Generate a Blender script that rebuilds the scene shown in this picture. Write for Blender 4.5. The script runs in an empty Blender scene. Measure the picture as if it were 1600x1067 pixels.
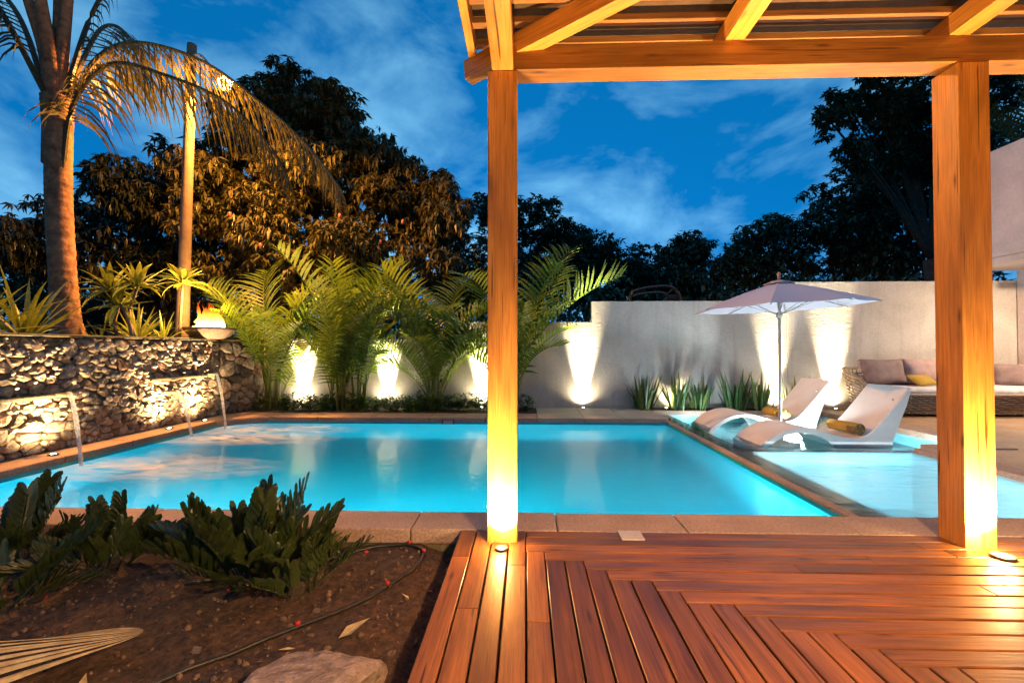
import bpy, bmesh, math, random
import numpy as np
from mathutils import Vector, Matrix, Euler

random.seed(7); rng = np.random.default_rng(7)
R = math.radians
scene = bpy.context.scene
C = scene.collection

# ------------------------------------------------------------------ camera
cam = bpy.data.cameras.new('camera'); cam_o = bpy.data.objects.new('camera', cam); C.objects.link(cam_o)
cam.sensor_width = 36; cam.lens = 16.0; cam.clip_start = 0.05; cam.clip_end = 2000
cam_o.location = (0, 0, 1.2); cam_o.rotation_euler = (R(90.93), 0, R(1.77))
scene.camera = cam_o

# ------------------------------------------------------------------ dusk sky
SKY = 1.62
world = bpy.data.worlds.new('World'); scene.world = world; world.use_nodes = True
def build_world():
    nt = world.node_tree; n = nt.nodes; l = nt.links; n.clear()
    out = n.new('ShaderNodeOutputWorld'); bg = n.new('ShaderNodeBackground'); l.new(bg.outputs[0], out.inputs[0])
    sky = n.new('ShaderNodeTexSky'); sky.sky_type = 'NISHITA'; sky.sun_disc = False
    sky.sun_elevation = R(-2.5); sky.sun_rotation = R(-4); sky.ozone_density = 6; sky.dust_density = 0.3; sky.air_density = 1.0
    tc = n.new('ShaderNodeTexCoord')
    mp = n.new('ShaderNodeMapping'); l.new(tc.outputs['Generated'], mp.inputs[0]); mp.inputs['Rotation'].default_value = (0, R(-18), 0); mp.inputs['Scale'].default_value = (1.0, 1.0, 1.9); mp.inputs['Location'].default_value = (0.35, 0.2, 0.1)
    n1 = n.new('ShaderNodeTexNoise'); l.new(mp.outputs[0], n1.inputs['Vector']); n1.inputs['Scale'].default_value = 3.3; n1.inputs['Detail'].default_value = 9; n1.inputs['Roughness'].default_value = 0.56; n1.inputs['Distortion'].default_value = 0.35
    rp = n.new('ShaderNodeValToRGB'); l.new(n1.outputs[0], rp.inputs[0])
    e = rp.color_ramp.elements; e[0].position = 0.42; e[0].color = (0, 0, 0, 1); e[1].position = 0.64; e[1].color = (1, 1, 1, 1)
    # evening sky colour: the twilight texture, then lighter broken cloud over it
    bw = n.new('ShaderNodeRGBToBW'); l.new(sky.outputs[0], bw.inputs[0]); pw = n.new('ShaderNodeMath'); pw.operation = 'POWER'; l.new(bw.outputs[0], pw.inputs[0]); pw.inputs[1].default_value = 0.35
    tint = n.new('ShaderNodeMix'); tint.data_type = 'RGBA'; tint.blend_type = 'MULTIPLY'; tint.inputs[0].default_value = 1
    l.new(pw.outputs[0], tint.inputs[6]); tint.inputs[7].default_value = SKY_TINT
    mix = n.new('ShaderNodeMix'); mix.data_type = 'RGBA'; l.new(rp.outputs[0], mix.inputs[0])
    l.new(tint.outputs[2], mix.inputs[6])
    cl = n.new('ShaderNodeMix'); cl.data_type = 'RGBA'; cl.blend_type = 'MULTIPLY'; cl.inputs[0].default_value = 1
    l.new(pw.outputs[0], cl.inputs[6]); cl.inputs[7].default_value = CLOUD_TINT
    l.new(cl.outputs[2], mix.inputs[7])
    l.new(mix.outputs[2], bg.inputs[0]); bg.inputs[1].default_value = SKY
SKY_TINT = (0.003, 0.36, 1.06, 1); CLOUD_TINT = (0.34, 1.02, 1.72, 1)
build_world()
scene.view_settings.view_transform = 'Standard'; scene.view_settings.look = 'None'
scene.view_settings.exposure = 0; scene.view_settings.gamma = 1
cy = scene.cycles; cy.use_denoising = True; cy.max_bounces = 6; cy.diffuse_bounces = 3; cy.glossy_bounces = 3; cy.transmission_bounces = 4; cy.transparent_max_bounces = 8
cy.use_adaptive_sampling = True; cy.adaptive_threshold = 0.03; cy.sample_clamp_indirect = 6; cy.caustics_reflective = False; cy.caustics_refractive = False

# ------------------------------------------------------------------ node materials
MATS = {}
class NT:
    def __init__(s, name):
        s.m = bpy.data.materials.new(name); s.m.use_nodes = True; s.t = s.m.node_tree; s.t.nodes.clear()
        s.out = s.t.nodes.new('ShaderNodeOutputMaterial'); MATS[name] = s.m
    def n(s, kind, **kw):
        x = s.t.nodes.new('ShaderNode' + kind)
        for k, v in kw.items(): setattr(x, k, v)
        return x
    def l(s, a, b): s.t.links.new(a, b)
    def coords(s, which='Object', scale=(1, 1, 1), rand=0.0, rot=(0, 0, 0)):
        tc = s.n('TexCoord'); mp = s.n('Mapping'); src = tc.outputs[which] if which != 'World' else s.n('NewGeometry').outputs['Position']
        mp.inputs['Scale'].default_value = scale; mp.inputs['Rotation'].default_value = rot
        if rand:
            oi = s.n('ObjectInfo'); ml = s.n('Math', operation='MULTIPLY'); s.l(oi.outputs['Random'], ml.inputs[0]); ml.inputs[1].default_value = rand
            ad = s.n('VectorMath', operation='ADD'); s.l(src, ad.inputs[0]); s.l(ml.outputs[0], ad.inputs[1]); src = ad.outputs[0]
        s.l(src, mp.inputs[0]); return mp.outputs[0]
    def noise(s, vec, scale, detail=4, rough=0.55, dist=0.0):
        x = s.n('TexNoise'); s.l(vec, x.inputs['Vector']); x.inputs['Scale'].default_value = scale; x.inputs['Detail'].default_value = detail
        x.inputs['Roughness'].default_value = rough; x.inputs['Distortion'].default_value = dist; return x.outputs[0]
    def ramp(s, fac, stops):
        r = s.n('ValToRGB'); s.l(fac, r.inputs[0]); e = r.color_ramp.elements
        while len(e) < len(stops): e.new(0.5)
        for el, (p, c) in zip(e, stops): el.position = p; el.color = (*c, 1) if len(c) == 3 else c
        return r.outputs[0]
    def mix(s, fac, a, b, blend='MIX'):
        x = s.n('Mix', data_type='RGBA', blend_type=blend)
        for sock, v in ((x.inputs[0], fac), (x.inputs[6], a), (x.inputs[7], b)):
            if hasattr(v, 'is_linked') or hasattr(v, 'links'): s.l(v, sock)
            elif isinstance(v, (int, float)): sock.default_value = v
            else: sock.default_value = (*v, 1)
        return x.outputs[2]
    def math(s, op, a, b=0.0, clamp=False):
        x = s.n('Math', operation=op); x.use_clamp = clamp
        for sock, v in ((x.inputs[0], a), (x.inputs[1], b)):
            if isinstance(v, (int, float)): sock.default_value = v
            else: s.l(v, sock)
        return x.outputs[0]
    def bump(s, h, strength=0.3, dist=0.01):
        b = s.n('Bump'); s.l(h, b.inputs['Height']); b.inputs['Strength'].default_value = strength; b.inputs['Distance'].default_value = dist; return b.outputs[0]
    def principled(s, color, rough=0.6, normal=None, spec=0.5, metal=0.0, **kw):
        p = s.n('BsdfPrincipled')
        if isinstance(color, tuple): p.inputs['Base Color'].default_value = (*color, 1)
        else: s.l(color, p.inputs['Base Color'])
        if isinstance(rough, (int, float)): p.inputs['Roughness'].default_value = rough
        else: s.l(rough, p.inputs['Roughness'])
        p.inputs['Specular IOR Level'].default_value = spec; p.inputs['Metallic'].default_value = metal
        if normal is not None: s.l(normal, p.inputs['Normal'])
        for k, v in kw.items(): p.inputs[k].default_value = v
        return p.outputs[0]
    def done(s, sh): s.l(sh, s.out.inputs['Surface']); return s.m

def wood(name, dark, light, rough=0.45, grain=1.0, knots=True):
    a = NT(name); v = a.coords('Object', (1.2, 14, 14), rand=37.0)
    g = a.noise(v, 2.2 * grain, 6, 0.62, 0.35)
    v2 = a.coords('Object', (0.8, 3.2, 3.2), rand=19.0)
    b = a.noise(v2, 1.7, 3, 0.5, 0.4)
    f = a.coords('Object', (3, 160, 160), rand=5.0); fine = a.noise(f, 1.0, 2, 0.5)
    col = a.ramp(g, [(0.18, dark), (0.5, tuple(0.45 * p + 0.55 * q for p, q in zip(dark, light))), (0.82, light)])
    bl = a.ramp(b, [(0.3, (0.62, 0.6, 0.6)), (0.65, (1.12, 1.1, 1.06))])
    col = a.mix(1.0, col, bl, 'MULTIPLY')
    oi = a.n('ObjectInfo'); tone = a.ramp(oi.outputs['Random'], [(0, (0.50, 0.44, 0.44)), (0.35, (0.85, 0.85, 0.86)), (0.7, (1.1, 1.06, 1.0)), (1, (1.4, 1.4, 1.3))])
    col = a.mix(1.0, col, tone, 'MULTIPLY')
    vo = a.n('TexVoronoi'); a.l(a.coords('Object', (2.1, 9, 9), rand=23.0), vo.inputs['Vector']); vo.inputs['Scale'].default_value = 1.0
    col = a.mix(1.0, col, a.ramp(vo.outputs['Distance'], [(0.04, (0.25, 0.2, 0.18)), (0.11, (0.8, 0.78, 0.76)), (0.16, (1, 1, 1))]), 'MULTIPLY')
    col = a.mix(0.55, col, a.ramp(fine, [(0.32, (0.45, 0.42, 0.4)), (0.5, (1, 1, 1)), (0.7, (1.15, 1.15, 1.12))]), 'MULTIPLY')
    ck = a.noise(a.coords('Object', (1.6, 55, 55), rand=71.0), 1.0, 2, 0.4, 0.5)
    col = a.mix(1.0, col, a.ramp(ck, [(0.685, (1, 1, 1)), (0.72, (0.35, 0.3, 0.28)), (0.76, (0.2, 0.17, 0.16))]), 'MULTIPLY')
    h = a.math('ADD', a.math('MULTIPLY', g, 0.6), a.math('MULTIPLY', fine, 0.5))
    rr = a.ramp(b, [(0.2, (rough * 0.75,) * 3), (0.8, (min(1, rough * 1.3),) * 3)])
    return a.done(a.principled(col, rr, a.bump(h, 0.35, 0.004)))

def speckle(name, c1, c2, scale, rough=0.8, bump=0.4, bdist=0.006, big=None, coords='World'):
    a = NT(name); v = a.coords(coords)
    f = a.noise(v, scale, 6, 0.65); col = a.ramp(f, [(0.3, c1), (0.7, c2)])
    g = a.noise(v, big or scale * 0.08, 3, 0.5); col = a.mix(0.8, col, a.ramp(g, [(0.3, (0.72, 0.7, 0.68)), (0.7, (1.12, 1.1, 1.08))]), 'MULTIPLY')
    return a.done(a.principled(col, rough, a.bump(f, bump, bdist)))

def foliage(name, c1, c2, rough=0.45, trans=0.25, spec=0.4, scale=1.3):
    a = NT(name); v = a.coords('World'); f = a.noise(v, scale, 3, 0.6); fi = a.noise(v, 23, 1, 0.5)
    oi = a.n('ObjectInfo'); t = a.math('ADD', a.math('MULTIPLY', f, 0.55), a.math('MULTIPLY', fi, 0.45))
    t = a.math('ADD', t, a.math('MULTIPLY', a.math('SUBTRACT', oi.outputs['Random'], 0.5), 0.25))
    col = a.ramp(t, [(0.33, c1), (0.66, c2)])
    p = a.principled(col, rough, spec=spec); tr = a.n('BsdfTranslucent'); a.l(a.mix(1.0, col, (1.1, 1.15, 0.6), 'MULTIPLY'), tr.inputs[0])
    ms = a.n('MixShader'); ms.inputs[0].default_value = trans; a.l(p, ms.inputs[1]); a.l(tr.outputs[0], ms.inputs[2])
    return a.done(ms.outputs[0])

def emit(name, col, strength):
    a = NT(name); e = a.n('Emission'); e.inputs[0].default_value = (*col, 1); e.inputs[1].default_value = strength; return a.done(e.outputs[0])

wood('deck_wood', (0.095, 0.031, 0.008), (0.37, 0.13, 0.030), 0.42)
wood('post_wood', (0.34, 0.115, 0.018), (0.66, 0.29, 0.055), 0.45, 0.8)
wood('batten_wood', (0.30, 0.11, 0.03), (0.52, 0.22, 0.06), 0.55)
speckle('soil', (0.014, 0.007, 0.004), (0.12, 0.066, 0.036), 26, 0.95, 0.9, 0.02, 1.6)
speckle('bed_soil', (0.015, 0.011, 0.008), (0.07, 0.05, 0.035), 18, 0.95, 0.8, 0.02)
speckle('wild_ground', (0.02, 0.025, 0.012), (0.05, 0.05, 0.03), 3, 0.95, 0.5, 0.05)
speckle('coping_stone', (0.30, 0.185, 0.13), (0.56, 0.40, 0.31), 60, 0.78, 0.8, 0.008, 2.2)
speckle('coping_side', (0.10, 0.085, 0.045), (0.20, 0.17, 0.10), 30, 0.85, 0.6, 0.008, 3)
speckle('terrace_floor', (0.34, 0.21, 0.12), (0.5, 0.33, 0.2), 25, 0.6, 0.3, 0.004, 2)
speckle('pale_paver', (0.46, 0.38, 0.28), (0.62, 0.53, 0.42), 40, 0.75, 0.5, 0.005, 2)
def stucco_mat():
    a = NT('stucco'); v = a.coords('World'); f = a.noise(v, 34, 6, 0.65); col = a.ramp(f, [(0.3, (0.47, 0.43, 0.39)), (0.7, (0.61, 0.57, 0.525))])
    g = a.noise(v, 1.1, 4, 0.6, 0.6); col = a.mix(0.85, col, a.ramp(g, [(0.3, (0.74, 0.72, 0.69)), (0.65, (1.08, 1.07, 1.06))]), 'MULTIPLY')
    st = a.noise(a.coords('World', (5, 5, 0.45)), 1.6, 4, 0.6, 0.3); col = a.mix(0.35, col, a.ramp(st, [(0.32, (0.66, 0.63, 0.58)), (0.5, (1, 1, 1))]), 'MULTIPLY')
    tro = a.noise(a.coords('World', (2, 2, 5)), 3.5, 3, 0.5, 1.0); h = a.math('ADD', f, a.math('MULTIPLY', tro, 0.9))
    a.done(a.principled(col, 0.9, a.bump(h, 0.6, 0.008)))
stucco_mat()
speckle('house_paint', (0.56, 0.50, 0.50), (0.66, 0.60, 0.59), 20, 0.85, 0.2, 0.003)
speckle('gap_shade', (0.01, 0.008, 0.006), (0.03, 0.025, 0.02), 30, 0.95, 0.4, 0.005)  # near-black colour standing in for the shade between planks
speckle('mortar', (0.06, 0.05, 0.038), (0.17, 0.14, 0.11), 30, 0.95, 0.8, 0.01)
speckle('concrete', (0.13, 0.085, 0.06), (0.22, 0.16, 0.12), 25, 0.85, 0.4, 0.004, coords='Object')
speckle('pebble', (0.05, 0.03, 0.02), (0.26, 0.16, 0.10), 9, 0.85, 0.4, 0.003)
speckle('rock', (0.16, 0.11, 0.09), (0.58, 0.43, 0.36), 5, 0.9, 1.0, 0.05, 1.5, 'Object')
speckle('palm_bark', (0.13, 0.055, 0.025), (0.46, 0.22, 0.11), 10, 0.9, 0.8, 0.02, 2.2)
speckle('tree_bark', (0.03, 0.022, 0.016), (0.09, 0.07, 0.05), 8, 0.95, 0.8, 0.03)
speckle('weathered_pole', (0.16, 0.11, 0.07), (0.27, 0.19, 0.12), 6, 0.85, 0.4, 0.008)
speckle('green_stem', (0.10, 0.13, 0.03), (0.24, 0.25, 0.07), 12, 0.6, 0.3, 0.004)
speckle('dark_tile', (0.055, 0.04, 0.035), (0.13, 0.095, 0.08), 22, 0.25, 0.3, 0.002, 3)
speckle('roof_tile', (0.06, 0.027, 0.014), (0.12, 0.06, 0.032), 10, 0.85, 0.2, 0.002)
speckle('fabric_white', (0.60, 0.57, 0.58), (0.68, 0.66, 0.66), 80, 0.95, 0.2, 0.001)
speckle('fabric_mauve', (0.22, 0.155, 0.15), (0.31, 0.225, 0.215), 90, 0.95, 0.3, 0.002)
speckle('fabric_pink', (0.44, 0.30, 0.28), (0.54, 0.38, 0.355), 90, 0.95, 0.3, 0.002)
speckle('fabric_mustard', (0.36, 0.22, 0.03), (0.55, 0.36, 0.06), 60, 0.95, 0.5, 0.003)
speckle('fabric_brown', (0.10, 0.055, 0.02), (0.30, 0.18, 0.07), 40, 0.95, 0.5, 0.003)
speckle('rattan', (0.20, 0.15, 0.11), (0.36, 0.28, 0.21), 40, 0.6, 0.3, 0.002)
speckle('resin_white', (0.80, 0.78, 0.76), (0.86, 0.84, 0.82), 12, 0.42, 0.05, 0.001)
speckle('rubber', (0.012, 0.012, 0.013), (0.03, 0.03, 0.03), 30, 0.45, 0.2, 0.001)
speckle('red_plastic', (0.45, 0.02, 0.02), (0.6, 0.04, 0.03), 10, 0.4, 0.0)
speckle('dark_metal', (0.03, 0.03, 0.03), (0.06, 0.055, 0.05), 20, 0.4, 0.1, 0.001)
speckle('pale_metal', (0.42, 0.42, 0.42), (0.55, 0.55, 0.55), 20, 0.35, 0.1, 0.001)
speckle('plastic_lid', (0.58, 0.52, 0.46), (0.70, 0.64, 0.58), 30, 0.5, 0.1, 0.001)
speckle('dry_leaf', (0.34, 0.23, 0.09), (0.70, 0.54, 0.26), 20, 0.7, 0.3, 0.002, 3, 'Object')
speckle('mango_skin', (0.28, 0.07, 0.05), (0.4, 0.14, 0.08), 9, 0.4, 0.0)
def tile_mat(name, c1, c2):
    a = NT(name); v = a.coords('World', (14, 14, 14)); f = a.noise(v, 2.0, 2, 0.5)
    big = a.noise(a.coords('World'), 0.8, 2, 0.5)
    col = a.mix(0.5, a.ramp(f, [(0.3, c1), (0.7, c2)]), a.ramp(big, [(0.3, c1), (0.7, c2)]))
    return a.done(a.principled(col, 0.45))
tile_mat('pool_tile', (0.004, 0.34, 0.44), (0.012, 0.46, 0.56))
tile_mat('shelf_tile', (0.10, 0.50, 0.58), (0.20, 0.62, 0.70))
tile_mat('spa_tile', (0.06, 0.50, 0.62), (0.50, 0.80, 0.86))
foliage('mango_leaf', (0.018, 0.024, 0.008), (0.105, 0.088, 0.028), 0.4, 0.15, 0.4)
foliage('wood_leaf', (0.022, 0.055, 0.038), (0.095, 0.15, 0.095), 0.55, 0.12, 0.3, 0.5)
foliage('areca_leaf', (0.06, 0.13, 0.012), (0.24, 0.32, 0.05), 0.4, 0.45)
foliage('shrub_leaf', (0.03, 0.075, 0.010), (0.12, 0.19, 0.035), 0.4, 0.25)
foliage('palm_leaf', (0.045, 0.04, 0.012), (0.15, 0.115, 0.035), 0.45, 0.25)
foliage('zamia_leaf', (0.014, 0.028, 0.007), (0.055, 0.080, 0.022), 0.38, 0.08, 0.5)
foliage('sword_leaf', (0.03, 0.07, 0.014), (0.16, 0.20, 0.05), 0.4, 0.1)
foliage('frangipani_leaf', (0.15, 0.19, 0.025), (0.36, 0.38, 0.08), 0.4, 0.25)
emit('warm_lens', (1, 0.80, 0.48), 60); emit('white_lens', (1, 0.88, 0.66), 40); emit('sodium_lens', (1, 0.66, 0.24), 14)

def flame_mat():
    a = NT('flame'); sp = a.n('SeparateXYZ'); tc = a.n('TexCoord'); a.l(tc.outputs['Object'], sp.inputs[0]); z = a.math('ADD', sp.outputs[2], a.math('MULTIPLY', a.noise(tc.outputs['Object'], 14, 2), 0.10))
    e = a.n('Emission'); a.l(a.ramp(z, [(0.20, (1, 0.72, 0.34)), (0.34, (1, 0.50, 0.10)), (0.46, (1, 0.24, 0.02)), (0.62, (0.8, 0.10, 0.005))]), e.inputs[0])
    a.l(a.ramp(a.math('MULTIPLY', z, 1.0), [(0.18, (1, 1, 1)), (0.38, (0.28,) * 3), (0.60, (0.06,) * 3)]), a.n('Math').inputs[0]); m = a.t.nodes[-1]; m.operation = 'MULTIPLY'; m.inputs[1].default_value = 24; a.l(m.outputs[0], e.inputs[1]); a.done(e.outputs[0])
flame_mat()
emit('strip_light', (1, 0.9, 0.75), 5); emit('pool_lens', (0.75, 0.95, 1), 3)
def stone_material():
    a = NT('field_stone'); v = a.coords('Object', rand=11.0); oi = a.n('ObjectInfo')
    base = a.ramp(oi.outputs['Random'], [(0, (0.09, 0.07, 0.05)), (0.2, (0.28, 0.19, 0.13)), (0.42, (0.50, 0.40, 0.29)), (0.6, (0.36, 0.21, 0.13)), (0.8, (0.56, 0.47, 0.36)), (1, (0.19, 0.16, 0.13))])
    f = a.noise(v, 16, 6, 0.7, 0.5); g = a.noise(v, 5, 4, 0.6)
    col = a.mix(1, base, a.ramp(f, [(0.3, (0.35, 0.33, 0.31)), (0.55, (1, 1, 1)), (0.75, (1.35, 1.3, 1.22))]), 'MULTIPLY')
    col = a.mix(0.8, col, a.ramp(g, [(0.3, (0.55, 0.5, 0.45)), (0.65, (1.15, 1.12, 1.08))]), 'MULTIPLY')
    h = a.math('ADD', f, a.math('MULTIPLY', g, 1.5))
    a.done(a.principled(col, 0.8, a.bump(h, 0.9, 0.025)))
stone_material()
def canopy_mat():
    a = NT('canopy_cloth'); f = a.noise(a.coords('Object'), 120, 2, 0.5)
    col = a.ramp(f, [(0.3, (0.50, 0.49, 0.58)), (0.7, (0.58, 0.57, 0.66))])
    p = a.principled(col, 0.9); tr = a.n('BsdfTranslucent'); a.l(col, tr.inputs[0]); ms = a.n('MixShader'); ms.inputs[0].default_value = 0.08
    a.l(p, ms.inputs[1]); a.l(tr.outputs[0], ms.inputs[2]); a.done(ms.outputs[0])
canopy_mat()
JETS = [((-5.43, 5.25, 0.69), (-4.98, 4.97, -0.11)), ((-5.43, 6.92, 0.56), (-5.0, 6.68, -0.11)), ((-5.43, 7.80, 0.79), (-4.95, 7.38, -0.11))]
def water_mat(name, tint, rough, wave, bumpd, foam=False, refract=False):
    a = NT(name); pos = a.coords('World')
    w1 = a.noise(a.coords('World', (1.0, 2.4, 1)), wave, 3, 0.5, 0.6); w2 = a.noise(a.coords('World', (1.4, 3.0, 1), rot=(0, 0, 0.4)), wave * 3.1, 2, 0.5, 0.3)
    nrm = a.bump(a.math('ADD', w1, a.math('MULTIPLY', w2, 0.40)), 1.0, bumpd)
    fr = a.n('Fresnel'); fr.inputs[0].default_value = 1.333; a.l(nrm, fr.inputs['Normal'])
    tp = a.n('BsdfTransparent'); tp.inputs[0].default_value = (*tint, 1)
    if refract: tp = a.n('BsdfRefraction'); tp.inputs[0].default_value = (*tint, 1); tp.inputs['IOR'].default_value = 1.333; tp.inputs['Roughness'].default_value = 0.28; a.l(nrm, tp.inputs['Normal'])
    gl = a.n('BsdfGlossy'); gl.inputs['Roughness'].default_value = rough; a.l(nrm, gl.inputs['Normal'])
    if refract == 'part':
        t2 = a.n('BsdfTransparent'); t2.inputs[0].default_value = (*tint, 1); mm = a.n('MixShader'); mm.inputs[0].default_value = 0.35; a.l(tp.outputs[0], mm.inputs[1]); a.l(t2.outputs[0], mm.inputs[2]); tp = mm
    ms = a.n('MixShader'); a.l(fr.outputs[0], ms.inputs[0]); a.l(tp.outputs[0], ms.inputs[1]); a.l(gl.outputs[0], ms.inputs[2]); sh = ms.outputs[0]
    if foam:   # aerated water drifting away from where the jets land
        acc = None
        for _, (x, y, z) in JETS:
            d = a.n('VectorMath', operation='SUBTRACT'); a.l(pos, d.inputs[0]); d.inputs[1].default_value = (x + 0.75, y - 0.05, z)
            sc_ = a.n('VectorMath', operation='MULTIPLY'); a.l(d.outputs[0], sc_.inputs[0]); sc_.inputs[1].default_value = (0.62, 1.7, 0)
            ln = a.n('VectorMath', operation='LENGTH'); a.l(sc_.outputs[0], ln.inputs[0])
            f = a.math('SUBTRACT', 1.0, ln.outputs['Value'], True); acc = f if acc is None else a.math('MAXIMUM', acc, f)
        st = a.noise(a.coords('World', (0.9, 3.2, 1)), 2.4, 5, 0.6, 1.6)
        fm = a.math('MULTIPLY', a.math('POWER', acc, 0.7), a.ramp(st, [(0.40, (0, 0, 0)), (0.66, (1, 1, 1))]))
        fm = a.math('MULTIPLY', fm, 0.95, True)
        df = a.n('BsdfDiffuse'); df.inputs[0].default_value = (0.72, 0.74, 0.74, 1)
        m2 = a.n('MixShader'); a.l(fm, m2.inputs[0]); a.l(sh, m2.inputs[1]); a.l(df.outputs[0], m2.inputs[2]); sh = m2.outputs[0]
    return a.done(sh)
water_mat('pool_water', (0.86, 0.97, 1.0), 0.015, 2.6, 0.0030, True, True)
water_mat('spa_water', (0.92, 0.98, 1.0), 0.04, 2.0, 0.012, False, 'part')
water_mat('shelf_water', (0.92, 0.98, 1.0), 0.03, 2.2, 0.005)
def jet_mat():
    a = NT('falling_water'); f = a.noise(a.coords('Object', (30, 30, 1.2)), 1.5, 3, 0.6)
    tp = a.n('BsdfTransparent'); p = a.principled((0.8, 0.82, 0.82), 0.25); ms = a.n('MixShader')
    a.l(a.ramp(f, [(0.3, (0.25,) * 3), (0.7, (0.8,) * 3)]), ms.inputs[0]); a.l(tp.outputs[0], ms.inputs[1]); a.l(p, ms.inputs[2]); a.done(ms.outputs[0])
jet_mat()
def glass_mat():
    a = NT('dark_glass'); a.done(a.principled((0.01, 0.012, 0.015), 0.05, spec=0.8))
glass_mat()

# ------------------------------------------------------------------ mesh helpers
def tag(o, label=None, cat=None, group=None, kind=None):
    for k, v in (('label', label), ('category', cat), ('group', group), ('kind', kind)):
        if v: o[k] = v
    return o
def empty(name, loc=(0, 0, 0), rz=0.0, parent=None):
    o = bpy.data.objects.new(name, None); o.empty_display_size = 0.1; C.objects.link(o); o.location = loc; o.rotation_euler = (0, 0, rz)
    if parent: o.parent = parent
    return o
def link(name, me, mat=None, parent=None, loc=(0, 0, 0), rot=(0, 0, 0), scale=None):
    o = bpy.data.objects.new(name, me); C.objects.link(o)
    if mat and not me.materials: me.materials.append(MATS[mat])
    o.location = loc; o.rotation_euler = rot
    if scale is not None: o.scale = scale if hasattr(scale, '__len__') else (scale,) * 3
    if parent: o.parent = parent
    return o
def mesh(name, v, f, smooth=False):
    me = bpy.data.meshes.new(name); me.from_pydata([tuple(p) for p in v], [], [tuple(q) for q in f]); me.update()
    if smooth: me.polygons.foreach_set('use_smooth', [True] * len(me.polygons))
    return me
def bm_mesh(bm, name, smooth=False):
    bmesh.ops.recalc_face_normals(bm, faces=bm.faces); me = bpy.data.meshes.new(name); bm.to_mesh(me); bm.free()
    if smooth: me.polygons.foreach_set('use_smooth', [True] * len(me.polygons))
    return me
def box_mesh(name, sx, sy, sz, bevel=0.0, seg=1):
    bm = bmesh.new(); bmesh.ops.create_cube(bm, size=1); bmesh.ops.scale(bm, vec=(sx, sy, sz), verts=bm.verts)
    if bevel: bmesh.ops.bevel(bm, geom=list(bm.edges), offset=bevel, segments=seg, affect='EDGES', profile=0.6)
    return bm_mesh(bm, name)
def box(name, lo, hi, mat, parent=None, bevel=0.0, seg=1, rot=None):
    s = [h - l for l, h in zip(lo, hi)]; c = [(h + l) / 2 for l, h in zip(lo, hi)]
    return link(name, box_mesh(name, *s, bevel, seg), mat, parent, c)
def beam_between(name, a, b, w, h, mat, parent=None, bevel=0.004, up=(0, 0, 1)):
    """squared timber from a to b (centre line); local X runs along the grain"""
    a = Vector(a); b = Vector(b); d = b - a; x = d.normalized(); z = Vector(up); y = z.cross(x).normalized(); z = x.cross(y)
    o = link(name, box_mesh(name, d.length, w, h, bevel, 2), mat, parent)
    m = Matrix((x, y, z)).transposed().to_4x4(); m.translation = (a + b) / 2
    o.matrix_local = m; return o
def tube_data(pts, rad, sides=8, cap=True):
    pts = [Vector(p) for p in pts]; n = len(pts); rad = rad if hasattr(rad, '__len__') else [rad] * n
    v, f = [], []; ref = Vector((0.013, 0.02, 1))
    for i, p in enumerate(pts):
        t = (pts[min(i + 1, n - 1)] - pts[max(i - 1, 0)]).normalized()
        if abs(t.dot(ref.normalized())) > 0.97: rf = Vector((1, 0.1, 0))
        else: rf = ref
        a = t.cross(rf).normalized(); b = t.cross(a)
        for k in range(sides):
            th = 2 * math.pi * k / sides; v.append(p + (a * math.cos(th) + b * math.sin(th)) * rad[i])
    for i in range(n - 1):
        for k in range(sides):
            k2 = (k + 1) % sides; f.append((i * sides + k, i * sides + k2, (i + 1) * sides + k2, (i + 1) * sides + k))
    if cap: f.append(tuple(range(sides))[::-1]); f.append(tuple(range((n - 1) * sides, n * sides)))
    return v, f
def tube(name, pts, rad, mat, parent=None, sides=8):
    return link(name, mesh(name, *tube_data(pts, rad, sides), smooth=True), mat, parent)
def lathe_mesh(name, prof, sides=24):
    v, f = [], []
    for r, z in prof:
        for k in range(sides): th = 2 * math.pi * k / sides; v.append((r * math.cos(th), r * math.sin(th), z))
    for i in range(len(prof) - 1):
        for k in range(sides): k2 = (k + 1) % sides; f.append((i * sides + k, i * sides + k2, (i + 1) * sides + k2, (i + 1) * sides + k))
    f.append(tuple(range(sides))[::-1]); f.append(tuple(range((len(prof) - 1) * sides, len(prof) * sides)))
    return mesh(name, v, f, True)
def spline(pts, n):
    """Catmull-Rom through pts"""
    P = [Vector(p) for p in pts]; P = [P[0] * 2 - P[1]] + P + [P[-1] * 2 - P[-2]]; out = []; m = len(P) - 3
    for i in range(n):
        u = i / (n - 1) * m; k = min(int(u), m - 1); t = u - k; a, b, c, d = P[k:k + 4]
        out.append(0.5 * ((2 * b) + (c - a) * t + (2 * a - 5 * b + 4 * c - d) * t * t + (3 * b - a - 3 * c + d) * t ** 3))
    return out
def fast_mesh(name, V, T):
    """V (n,3) float, T (m,3) int triangles"""
    me = bpy.data.meshes.new(name); V = np.asarray(V, np.float32); T = np.asarray(T, np.int32)
    me.vertices.add(len(V)); me.vertices.foreach_set('co', V.ravel()); me.loops.add(T.size); me.loops.foreach_set('vertex_index', T.ravel())
    me.polygons.add(len(T)); me.polygons.foreach_set('loop_start', np.arange(0, T.size, 3, dtype=np.int32)); me.polygons.foreach_set('loop_total', np.full(len(T), 3, np.int32))
    me.update(calc_edges=True); me.validate(); return me
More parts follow.
